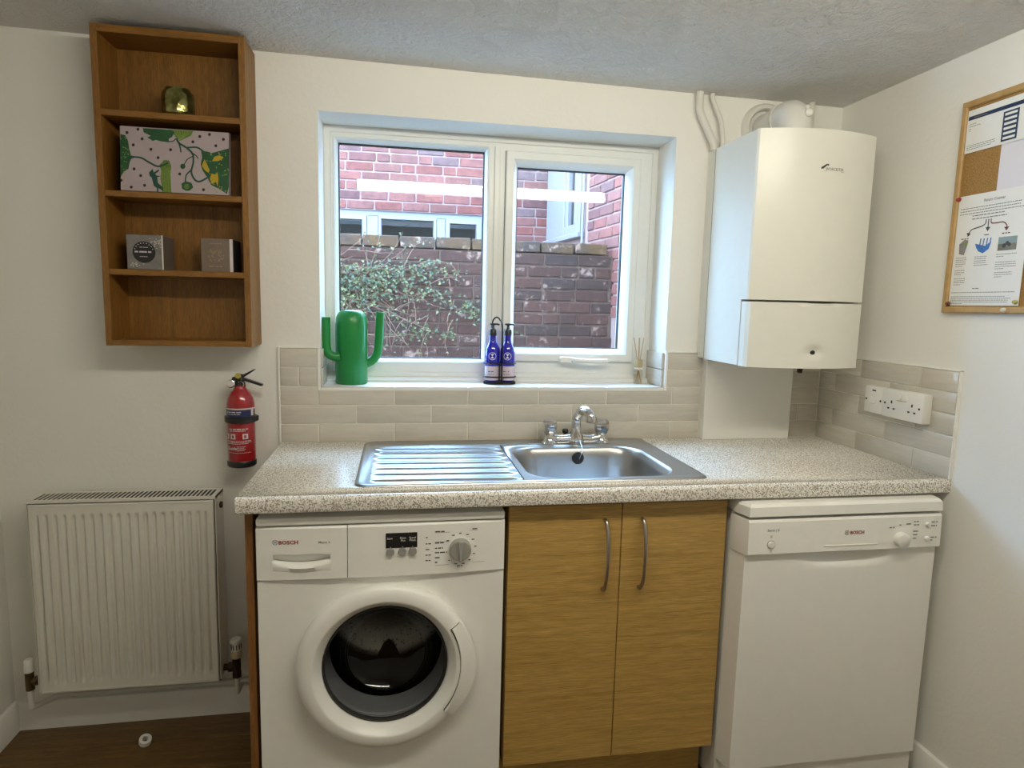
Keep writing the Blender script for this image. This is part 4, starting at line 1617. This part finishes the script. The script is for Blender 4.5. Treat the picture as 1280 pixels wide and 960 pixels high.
for pts, w in (([(205, 385), (300, 395), (380, 440), (460, 480), (520, 470), (570, 450)], 16), ([(655, 215), (680, 260), (760, 310), (815, 370), (820, 450), (800, 540), (830, 610), (880, 635), (960, 600)], 18), ([(760, 305), (860, 305), (930, 350)], 16), ([(670, 240), (690, 300), (698, 350)], 14), ([(815, 390), (760, 420), (728, 470)], 10), ([(800, 520), (750, 570), (738, 640)], 14), ([(815, 360), (850, 385), (870, 412)], 10), ([(575, 245), (620, 240), (650, 215)], 10)):
    f2 = lambda a, b: cz_(a, b, .0007)
    ribbon(k, sm2(pts), w, f2)
k.build('stem_print', 'ink_teal', card, 0)
k = MB()
poly(k, [(905, 480), (935, 420), (960, 470), (985, 530), (975, 552), (940, 530)], .0008)
poly(k, [(1010, 440), (1040, 395), (1085, 385), (1130, 405), (1110, 425), (1070, 440)], .0008)
poly(k, [(985, 610), (1005, 560), (1040, 570), (1065, 545), (1075, 610), (1065, 690), (1050, 640), (1010, 660)], .0008)
k.build('yellow_print', 'ink_yellow', card, 0)
k = MB()
rq = random.Random(3)
for _ in range(46):
    px, py = rq.uniform(925, 1180), rq.uniform(350, 740)
    if py > 360 + (px - 925) * 1.45 + 220:
        continue
    poly(k, circ(px, py, 7, 6), .00065)
for _ in range(22):
    poly(k, circ(rq.uniform(110, 180), rq.uniform(190, 520), 6, 6), .00065)
for i in range(6):
    x = 505 + i * 16
    ribbon(k, sm2([(x, 500 + abs(i - 3) * 8), (x - 4, 600), (x + 2, 735)]), 5, lambda a, b: cz_(a, b, .0007))
for i in range(7):
    ribbon(k, [(690, 235), (630 + i * 30, 140)], 5, lambda a, b: cz_(a, b, .0007))
k.build('fleck_print', 'ink_lime', card, 0)

# two small boxes on the third shelf
z = SH[2]
b1 = thing('gift_tin', 'square silver tin with black round label on the third shelf', 'tin', (-2.235, -.08, z))
q0, q1, f0, f1 = -2.2855, -2.1905, -.1165, -.022
MB().box(q0, q1, f0, f1, z + .0003, z + .0985, bev=.002).build('box', 'tin_silver', b1)
MB().box(q1 - .0005, q1 + .0006, f0 + .004, f1, z + .002, z + .097).build('side_panel', 'tin_side', b1)
MB().tube([(q1 - .001, f0 + .001, z + .002), (q1 - .001, f0 + .001, z + .0975)], .0022, 8).build('bright_edge', 'tin_edge', b1)
lb = MB().lathe([(.030, 0), (.030, -.0008), (0, -.0008)], (-2.2395, f0, z + .0495), 'y', 36).build('round_label', 'plastic_black', b1)
ffn = lambda x0, y0, z0: (lambda a, b: (x0 + a, y0, z0 + b))
k = MB()
dash(k, 0, 0, .048, .0042, 500, ffn(-2.2635, f0 - .0012, z + .048))
dash(k, 0, 0, .022, .0018, 501, ffn(-2.2505, f0 - .0012, z + .062))
dash(k, 0, 0, .022, .0018, 502, ffn(-2.2505, f0 - .0012, z + .036))
for i in range(9):
    a = math.radians(20 + i * 17.5)
    k.box(-2.2395 + .025 * math.cos(a) - .0013, -2.2395 + .025 * math.cos(a) + .0013, f0 - .0012, f0 - .0007, z + .0485 + .025 * math.sin(a), z + .051 + .025 * math.sin(a))
k.build('label_print', 'label_white', lb, 0)
k = MB()
rq = random.Random(8)
for cx, cz, n, s in ((-2.205, z + .078, 26, .010), (-2.262, z + .013, 16, .008), (-2.212, z + .060, 10, .007)):
    for _ in range(n):
        a, b, r = min(q1 - .005, cx + rq.gauss(0, s)), cz + rq.gauss(0, s * .8), rq.uniform(.0008, .0018)
        k.box(a - r, a + r, f0 - .0007, f0 - .0002, b - r, b + r)
k.build('foil_print', 'tin_edge', b1, 0)
b2 = thing('gift_box', 'small taupe card box with gold crest on the third shelf', 'box', (-2.044, -.08, z))
q0, q1, f0, f1 = -2.0885, -2.0015, -.1185, -.028
MB().box(q0, q1, f0, f1, z + .0003, z + .0945, bev=.0012).build('box', 'taupe_card', b2, 0)
MB().box(q1 - .0005, q1 + .0006, f0 + .002, f1, z + .001, z + .094).build('side_panel', 'gap_dark', b2, 0)
MB().box(q1 - .009, q1 - .0005, f0 - .0007, f0, z + .001, z + .094).build('pale_edge', 'label_white', b2, 0)
k = MB()
cxx = -2.048
for _ in range(60):
    a, r = rq.uniform(0, 2 * PI), rq.uniform(.006, .022)
    u_, v_ = cxx + r * math.cos(a), z + .048 + r * math.sin(a)
    s_ = rq.uniform(.0007, .0016)
    k.box(u_ - s_, u_ + s_, f0 - .0006, f0 - .0002, v_ - s_, v_ + s_)
dash(k, 0, 0, .040, .0034, 520, ffn(cxx - .020, f0 - .0006, z + .014))
dash(k, 0, 0, .034, .0016, 521, ffn(cxx - .017, f0 - .0006, z + .080))
k.build('gold_crest', 'gold_foil', b2, 0)

# ================================================================ fire extinguisher
EX, EY = -2.006, -.060
EZ = .853
fe = thing('fire_extinguisher', 'small red fire extinguisher bracketed to the wall', 'fire extinguisher', (EX, EY, EZ))
R_ = .0405
MB().lathe([(0, .012), (R_ * .96, .012), (R_, .020), (R_, .185), (R_ * .985, .197), (R_ * .90, .212), (R_ * .70, .228), (.020, .238), (.0165, .243), (.0165, .250), (0, .250)], (EX, EY, EZ), 'z', 40).build('cylinder', 'red_paint', fe, 50)
MB().lathe([(0, 0), (R_ * .96, 0), (R_ * 1.05, .004), (R_ * 1.05, .016), (R_ * 1.0, .020)], (EX, EY, EZ), 'z', 40).build('base_cap', 'plastic_black', fe)


def cyl(a, b, d=.0008):
    """a = arc metres to the right of the front, b = height"""
    t_ = a / R_
    r = R_ + d
    return (EX + r * math.sin(t_), EY - r * math.cos(t_), EZ + b)


def wrap(k, a0, a1, b0, b1, d, n=16, m=0):
    for i in range(n):
        p, q = a0 + (a1 - a0) * i / n, a0 + (a1 - a0) * (i + 1) / n
        k.add([cyl(p, b0, d), cyl(q, b0, d), cyl(q, b1, d), cyl(p, b1, d)], [(0, 1, 2, 3)], m)


k = MB()
wrap(k, -.085, .062, .150, .181, .0006)
k.build('blue_label', 'label_blue', fe)
k = MB()
wrap(k, -.085, .062, .1795, .184, .0009)
wrap(k, .040, .050, .160, .181, .0009, 4)
for i, (a, b, L, h_) in enumerate(((-.036, .171, .05, .003), (-.036, .165, .045, .0022), (-.028, .119, .060, .003), (-.024, .114, .045, .002), (-.034, .083, .072, .0016), (-.034, .079, .072, .0016), (-.034, .075, .062, .0016), (-.004, .066, .024, .0014), (-.004, .062, .022, .0014), (-.004, .058, .024, .0014), (-.004, .054, .020, .0014), (-.034, .047, .070, .0012))):
    dash(k, 0, 0, L, h_, 600 + i, lambda p, q, a=a, b=b: cyl(a + p, b + q, .0012))
for a in (-.046, -.024, .012):
    wrap(k, a, a + .016, .090, .106, .0010, 4)
k.text('Guide', .013, lambda a, b: cyl(-.036 + a, .057 + b, .0012), bold=.02)
k.build('label_print', 'label_white', fe)
k = MB()
for a in (-.042, -.019, .016):
    wrap(k, a, a + .007, .093, .102, .0014, 3)
k.build('pictogram', 'label_red', fe)
k = MB().lathe([(R_ + .0005, 0), (R_ + .0065, .002), (R_ + .0065, .018), (R_ + .0005, .020)], (EX, EY, EZ + .138), 'z', 40, cap=False)
k.box(EX - .018, EX + .018, EY + R_, -.0008, EZ + .139, EZ + .157)
k.box(EX - .012, EX + .012, -.008, -.0008, EZ + .08, EZ + .20)
k.box(EX + R_ - .002, EX + R_ + .010, EY - .006, EY + .012, EZ + .140, EZ + .156, bev=.002)
k.build('bracket_strap', 'plastic_black', fe)
vz = EZ + .250
vh = MB().lathe([(.0155, 0), (.0155, .008), (.012, .012), (.012, .030), (.009, .034), (0, .034)], (EX, EY, vz), 'z', 20)
vh.box(EX - .022, EX + .012, EY - .010, EY + .010, vz + .006, vz + .026, bev=.003)
vh.build('valve_head', 'plastic_black', fe)
k = MB().prism([(EX - .016, vz + .022), (EX + .004, vz + .030), (EX + .042, vz + .050), (EX + .046, vz + .050), (EX + .040, vz + .044), (EX + .014, vz + .026), (EX - .008, vz + .014)], 'y', EY - .009, EY + .009)
k.build('upper_lever', 'plastic_black', fe, 20)
k = MB().prism([(EX + .004, vz + .022), (EX + .016, vz + .022), (EX + .066, vz + .004), (EX + .066, vz - .001), (EX + .060, vz - .001), (EX + .014, vz + .014), (EX + .004, vz + .012)], 'y', EY - .008, EY + .008)
k.build('carry_handle', 'plastic_black', fe, 20)
MB().tube([(EX + .004 + .009 * math.cos(a), EY - .012, vz + .004 + .009 * math.sin(a)) for a in [2 * PI * i / 20 for i in range(20)]], .0013, 6, closed=True).build('pin_ring', 'chrome', fe)
g = MB().lathe([(.0125, .006), (.0125, -.006), (.0105, -.0075), (0, -.0075)], (EX - .024, EY - .008, vz + .006), 'y', 24).build('gauge', 'chrome', fe)
MB().lathe([(.0095, 0), (.0095, -.0006), (0, -.0006)], (EX - .024, EY - .0156, vz + .006), 'y', 20).build('gauge_face', 'label_white', g)
MB().lathe([(.0085, 0), (.0085, -.0015), (0, -.0015)], (EX - .003, EY - .0105, vz + .030), 'y', 16).build('safety_tag', 'pin_yellow', fe)

# ================================================================ radiator
ra = thing('radiator', 'white ribbed panel radiator below the shelf unit', 'radiator', (-2.335, -.07, .165))
RX0, RX1, RZ0, RZ1, RYF, RYB = -2.589, -2.074, .171, .7715, -.114, -.024
nr = 19
pit = (RX1 - RX0 - .052) / nr


def rib(u, v):
    x = RX0 + .012 + (RX1 - RX0 - .024) * u
    z_ = RZ0 + .009 + (RZ1 - RZ0 - .026) * v
    ph = (x - RX0 - .026) / pit
    e = min(1, max(0, (z_ - RZ0 - .032) / .012)) * min(1, max(0, (RZ1 - .046 - z_) / .010))
    d = 0
    if 0 < ph < nr:
        w = ph % 1
        d = max(0.0, math.cos(2 * PI * w)) ** .7 * .0085
    return (x, RYF + .0015 + d * e - .0, z_)


k = MB().grid(rib, nr * 12 + 24, 90)
k.build('front_panel', 'radiator_white', ra, 60)
k = MB().ring((RX0 + .0065, RX1 - .0065, RZ0 + .004, RZ1 - .012), [(0, RYF + .012), (0, RYF + .001), (.002, RYF - .0005), (.007, RYF - .0005), (.007, RYF + .012)]).box(RX0 + .008, RX1 - .008, RYF + .010, RYF + .012, RZ0 + .006, RZ1 - .014)
k.build('panel_rim', 'radiator_white', ra, 30)
MB().box(RX0 + .0025, RX1 - .0025, RYF + .0125, RYF + .0155, RZ0 + .001, RZ1 - .009).build('shadow_gap', 'gap_dark', ra, 0)
MB().box(RX0 + .01, RX1 - .01, RYB - .010, RYB, RZ0 + .003, RZ1 - .015).build('back_panel', 'radiator_white', ra, 0)
for x0, x1 in ((RX0, RX0 + .003), (RX1 - .003, RX1)):
    MB().box(x0, x1, RYF + .004, RYB, RZ0 + .008, RZ1, bev=.001).build('side_cover', 'radiator_white', ra, 0)
MB().lathe([(.010, -.001), (.010, .006), (.006, .007), (0, .007)], (RX1, -.062, RZ1 - .042), 'x', 16).build('air_vent', 'brass_dark', ra)
k = MB().ring((RX0, RX1, RYF, RYB), [(0, RZ1 - .008), (0, RZ1), (.010, RZ1), (.010, RZ1 - .008)], 'y')
k.v = [(p[0], p[2], p[1]) for p in k.v]
ng = 40
for i in range(ng + 1):
    x = RX0 + .012 + (RX1 - RX0 - .024) * i / ng
    k.box(x - .0021, x + .0021, RYF + .008, RYB - .008, RZ1 - .0020, RZ1 - .0006)
k.build('top_grille', 'radiator_white', ra, 0)
MB().box(RX0 + .010, RX1 - .010, RYF + .0100, RYB - .010, RZ1 - .007, RZ1 - .0026).build('slot_shade', 'gap_dark', ra, 0)  # dark plate just under the slats paints the shade in the grille slots
for x in (-2.50, -2.17):
    MB().box(x - .015, x + .015, RYB - .001, -.0008, RZ0 + .1, RZ1 - .06).build('wall_bracket', 'radiator_white', ra, 0)
# left lockshield valve
lx, ly = -2.628, -.078
v1 = MB().tube([(lx, ly, .172), (lx, ly, .232)], .012, 14).tube([(lx, ly, .200), (RX0 + .002, ly, .200)], .0105, 12).tube([(lx + .013, ly, .200), (lx + .024, ly, .200)], .0145, 6).build('lockshield_valve', 'brass_dull', ra)
MB().lathe([(.0125, .0), (.0135, .004), (.0125, .036), (.010, .039), (0, .039)], (lx, ly, .230), 'z', 20).build('cap', 'plastic_white', v1)
MB().tube(smooth_path([(lx, ly, .174), (lx, ly, .12), (lx + .002, ly + .004, .112), (lx + .03, ly + .036, .112), (lx + .06, -.030, .118), (lx + .10, -.027, .118)]) + [Vector((-2.10, -.027, .118)), Vector((-1.90, -.027, .118))], .0085, 12).build('pipe', 'pipe_white', ra)
tx_, ty_ = -2.036, -.078
v2 = MB().tube([(tx_, ty_, .170), (tx_, ty_, .232)], .0125, 14).tube([(tx_, ty_, .200), (RX1 - .002, ty_, .200)], .0105, 12).tube([(tx_ - .012, ty_, .200), (tx_ - .024, ty_, .200)], .0155, 6).tube([(tx_, ty_, .166), (tx_, ty_, .184)], .015, 6).build('thermostatic_valve', 'brass_dark', ra)
MB().lathe([(.014, 0), (.0175, .004), (.0175, .022), (.0155, .026)], (tx_, ty_, .231), 'z', 24).build('collar', 'label_tan', v2)
hd2 = MB().lathe([(.0140, .024), (.0145, .030), (.0145, .048), (.0175, .052), (.0175, .060), (.015, .063), (0, .063)], (tx_, ty_, .231), 'z', 24).build('head', 'plastic_white', v2)
k = MB()
for i in range(10):
    a = 2 * PI * i / 10
    k.box(tx_ + .0146 * math.cos(a) - .0012, tx_ + .0146 * math.cos(a) + .0012, ty_ + .0146 * math.sin(a) - .0012, ty_ + .0146 * math.sin(a) + .0012, .262, .278)
k.build('slots', 'gap_dark', hd2, 0)
MB().tube([(tx_, ty_, .170), (tx_, ty_, .112), (tx_, -.030, .110)], .008, 12).build('pipe', 'pipe_white', ra)

# ================================================================ things on the window board
ZS = WZ0 + .0003
ca = thing('watering_can', 'green cactus shaped watering can on the window sill', 'watering can', (-1.685, .095, ZS))
cx, cy = -1.6855, .094
MB().lathe([(0, 0), (.050, 0), (.0525, .003), (.0525, .200), (.050, .220), (.044, .234), (.036, .242), (.029, .2455), (.025, .2445), (.023, .238), (0, .236)], (cx, cy, ZS), 'z', 48).build('body', 'green_plastic', ca, 50)
MB().tube(smooth_path([(cx - .036, cy - .034, ZS + .094), (cx - .052, cy - .037, ZS + .092), (cx - .070, cy - .038, ZS + .103), (cx - .0775, cy - .038, ZS + .125), (cx - .0785, cy - .038, ZS + .160), (cx - .0785, cy - .038, ZS + .2215)], 7), .0147, 20).build('handle', 'green_plastic', ca, 50)
MB().tube(smooth_path([(cx + .030, cy + .010, ZS + .066), (cx + .052, cy + .012, ZS + .068), (cx + .075, cy + .013, ZS + .084), (cx + .086, cy + .014, ZS + .110), (cx + .090, cy + .014, ZS + .160), (cx + .094, cy + .014, ZS + .240)], 7), .0147, 20).build('spout', 'green_plastic', ca, 50)

cdd = thing('bottle_caddy', 'black wire caddy holding two blue bottles on the sill', 'caddy', (-1.182, .09, ZS))
c1, c2, bY = -1.2075, -1.1545, .092
rb = .0268
ov = lambda g, z_: [(a, b, z_) for a, b in ([(c1 + (rb + g) * math.cos(t), bY + (rb + g) * math.sin(t)) for t in [PI / 2 + PI * i / 14 for i in range(15)]] + [(c2 + (rb + g) * math.cos(t), bY + (rb + g) * math.sin(t)) for t in [-PI / 2 + PI * i / 14 for i in range(15)]])]
k = MB().loft([ov(.003, ZS), ov(.004, ZS + .003), ov(.003, ZS + .009), ov(.0, ZS + .010)], cap0=True, cap1=True)
k.build('base', 'caddy_black', cdd)
k = MB()
for z_ in (ZS + .026, ZS + .073):
    k.tube(ov(.0028, z_), .0024, 8, closed=True)
k.build('hoop', 'caddy_black', cdd)
mx = (c1 + c2) / 2
for yy in (bY - rb - .0035,):
    k = MB().tube(smooth_path([(mx + .003, yy, ZS + .008), (mx + .003, yy, ZS + .10), (mx + .003, yy + .012, ZS + .20), (mx - .002, bY, ZS + .222), (mx - .014, bY, ZS + .232), (mx - .026, bY, ZS + .222), (mx - .030, bY + .012, ZS + .195)], 6), .0026, 8)
    k.build('carry_handle', 'caddy_black', cdd)
k = MB().tube([(mx - .006, bY - rb - .0035, ZS + .008), (mx - .006, bY - rb - .0035, ZS + .075)], .0022, 8)
k.build('upright', 'caddy_black', cdd)
for i, (bx, lab, side) in enumerate(((c1, 'cobalt blue pump bottle nearer the green watering can', 1), (c2, 'cobalt blue pump bottle nearer the window handle', 1))):
    bt = thing('pump_bottle', lab, 'bottle', (bx, bY, ZS + .0105), 'blue pump bottles in the caddy')
    zb = ZS + .0105
    r0 = .0258
    MB().lathe([(0, 0), (r0 - .002, 0), (r0, .003), (r0, .100), (r0 - .001, .112), (r0 - .006, .124), (.0145, .134), (.0128, .142), (.0128, .158), (0, .158)], (bx, bY, zb), 'z', 36).build('body', 'blue_glass', bt, 50)
    n = 20
    k = MB()
    lab_f = lambda a, b, d=.0005, bx=bx, zb=zb: (bx + (r0 + d) * math.sin(a / r0), bY - (r0 + d) * math.cos(a / r0), zb + b)
    for j in range(n):
        p, q = -.062 + .124 * j / n, -.062 + .124 * (j + 1) / n
        k.add([lab_f(p, .004), lab_f(q, .004), lab_f(q, .053), lab_f(p, .053)], [(0, 1, 2, 3)])
    k.build('label', 'label_lilac', bt)
    k = MB()
    for j, (a, b, L, h_) in enumerate(((-.018, .033, .020, .003), (-.018, .024, .024, .0016))):
        dash(k, 0, 0, L, h_, 700 + j + 10 * i, lambda p, q, a=a, b=b: lab_f(a + p, b + q, .0009))
    k.build('label_print', 'navy', bt, 0)
    k = MB()
    for j in range(3):
        p, q = .002 + .0065 * j, .002 + .0065 * (j + 1)
        k.add([lab_f(p, .042, .0009), lab_f(q, .042, .0009), lab_f(q, .050, .0009), lab_f(p, .050, .0009)], [(0, 1, 2, 3)])
    k.build('label_patch', 'label_white', bt, 0)
    k = MB()
    ec = (-.004, .088)
    em_r = .0125
    ring_p = [(ec[0] + em_r * math.cos(t), ec[1] + em_r * math.sin(t)) for t in [2 * PI * q / 24 for q in range(25)]]
    ribbon(k, ring_p, .0016, lambda a, b: lab_f(a, b, .0008))
    for s_ in (1, -1):
        k.add([lab_f(ec[0], ec[1], .0008), lab_f(ec[0] - .006, ec[1] + s_ * .0075, .0008), lab_f(ec[0] + .006, ec[1] + s_ * .0075, .0008)], [(0, 1, 2)])
    k.build('emblem', 'paper_lilac', bt, 0)
    pz = zb + .158
    MB().lathe([(.0135, 0), (.0135, .017), (.0115, .021), (.0065, .023), (.005, .026), (.005, .038), (0, .038)], (bx, bY, pz), 'z', 20).build('pump_collar', 'plastic_black', bt)
    k = MB().box(bx - .011, bx + .017, bY - .007, bY + .007, pz + .0365, pz + .0425, bev=.002)
    k.tube([(bx + .012, bY, pz + .040), (bx + .022, bY - .004, pz + .038)], .003, 8)
    k.build('pump_head', 'plastic_black', bt)

rd = thing('reed_diffuser', 'small reed diffuser with wooden collar at the right end of the sill', 'diffuser', (-.665, .115, ZS))
rx, ry = -.664, .108
MB().lathe([(0, 0), (.0145, 0), (.016, .003), (.016, .048), (.013, .055), (.0105, .058), (.0105, .064)], (rx, ry, ZS), 'z', 24).build('bottle', 'clear_glass', rd, 50)
MB().lathe([(.0145, 0), (.0145, .028), (.006, .0285), (.006, 0), (.0145, 0)], (rx, ry, ZS + .060), 'z', 24, cap=False).build('collar', 'diffuser_collar', rd)
k = MB().lathe([(.0148, .0), (.0152, .003), (.0148, .006)], (rx, ry, ZS + .0535), 'z', 24, cap=False).build('ring', 'plastic_white', rd)
for dx, dy in ((-.020, .006), (-.006, -.008), (.004, .012), (.017, .003)):
    MB().tube([(rx - dx * .5, ry - dy * .5, ZS + .006), (rx + dx * .15, ry + dy * .15, ZS + .07), (rx + dx, ry + dy, ZS + .168)], .0016, 6).build('reed', 'reed', rd)

# ================================================================ small roll on the floor
k = MB()
ax = Vector((.25, -.35, .9)).normalized()
rl = [(.0085, -.009), (.016, -.009), (.0175, -.0075), (.0175, -.001), (.016, 0), (.0175, .001), (.0175, .0075), (.016, .009), (.0085, .009), (.0085, -.009)]
k.lathe(rl, (0, 0, 0), 'z', 28, cap=False)
rot = Vector((0, 0, 1)).rotation_difference(ax).to_matrix()
vs = [rot @ Vector(p) for p in k.v]
zm = min(p.z for p in vs)
k.v = [tuple(p + Vector((-2.291, -.140, -zm + .0002))) for p in vs]
tag(k.build('pipe_collar', 'plastic_white', None, 35), 'small white plastic ring lying on the wood floor', 'plastic ring')

# ================================================================ ceiling lamp (behind the viewer's upper edge of view)
LX0, LX1, LY = -1.766, -.298, -1.382
lc = lambda x: ZC0 + (ZC1 - ZC0) * (x / XL)
lm = thing('ceiling_light', 'long white fluorescent batten light on the ceiling', 'light', ((LX0 + LX1) / 2, LY, 2.08))
MB().box(LX0 - .02, LX1 + .02, LY - .020, LY + .020, 2.058, lc(LX1) + .0005).build('batten', 'plastic_white', lm, 0)
dsec = lambda g: [(LY + (.0305 + g) * math.cos(a), 2.030 + (.0305 + g) * math.sin(a)) for a in [2 * PI * i / 16 for i in range(16)]]
k = MB().prism(dsec(0), 'x', LX0, LX1)
k.build('diffuser', 'lamp_glow', lm, 0)
MB().box(-1.385, -1.295, LY - .040, LY - .034, 1.985, 2.075, bev=.002).build('bracket', 'plastic_grey', lm)
for x0, x1 in ((LX0 - .018, LX0), (LX1, LX1 + .018)):
    MB().prism(dsec(.002), 'x', x0, x1).build('end_cap', 'plastic_white', lm, 0)

# flat print and tiny repeated marks are joined on purpose
STUFF = ('foliage_print', 'fleck_print', 'pin_holes', 'text_print', 'spots', 'leaf_print', 'stem_print', 'yellow_print', 'label_print', 'panel_print', 'small_print', 'foil_print', 'gold_crest', 'entry_boxes', 'navy_print', 'display_print', 'screws', 'slots', 'pictogram', 'photo_detail', 'arrows', 'red_arrow', 'crate_picture', 'emblem', 'lettering', 'stems', 'leaves')
for o in bpy.data.objects:
    if o.parent and o.name.split('.')[0] in STUFF:
        o['kind'] = 'stuff'
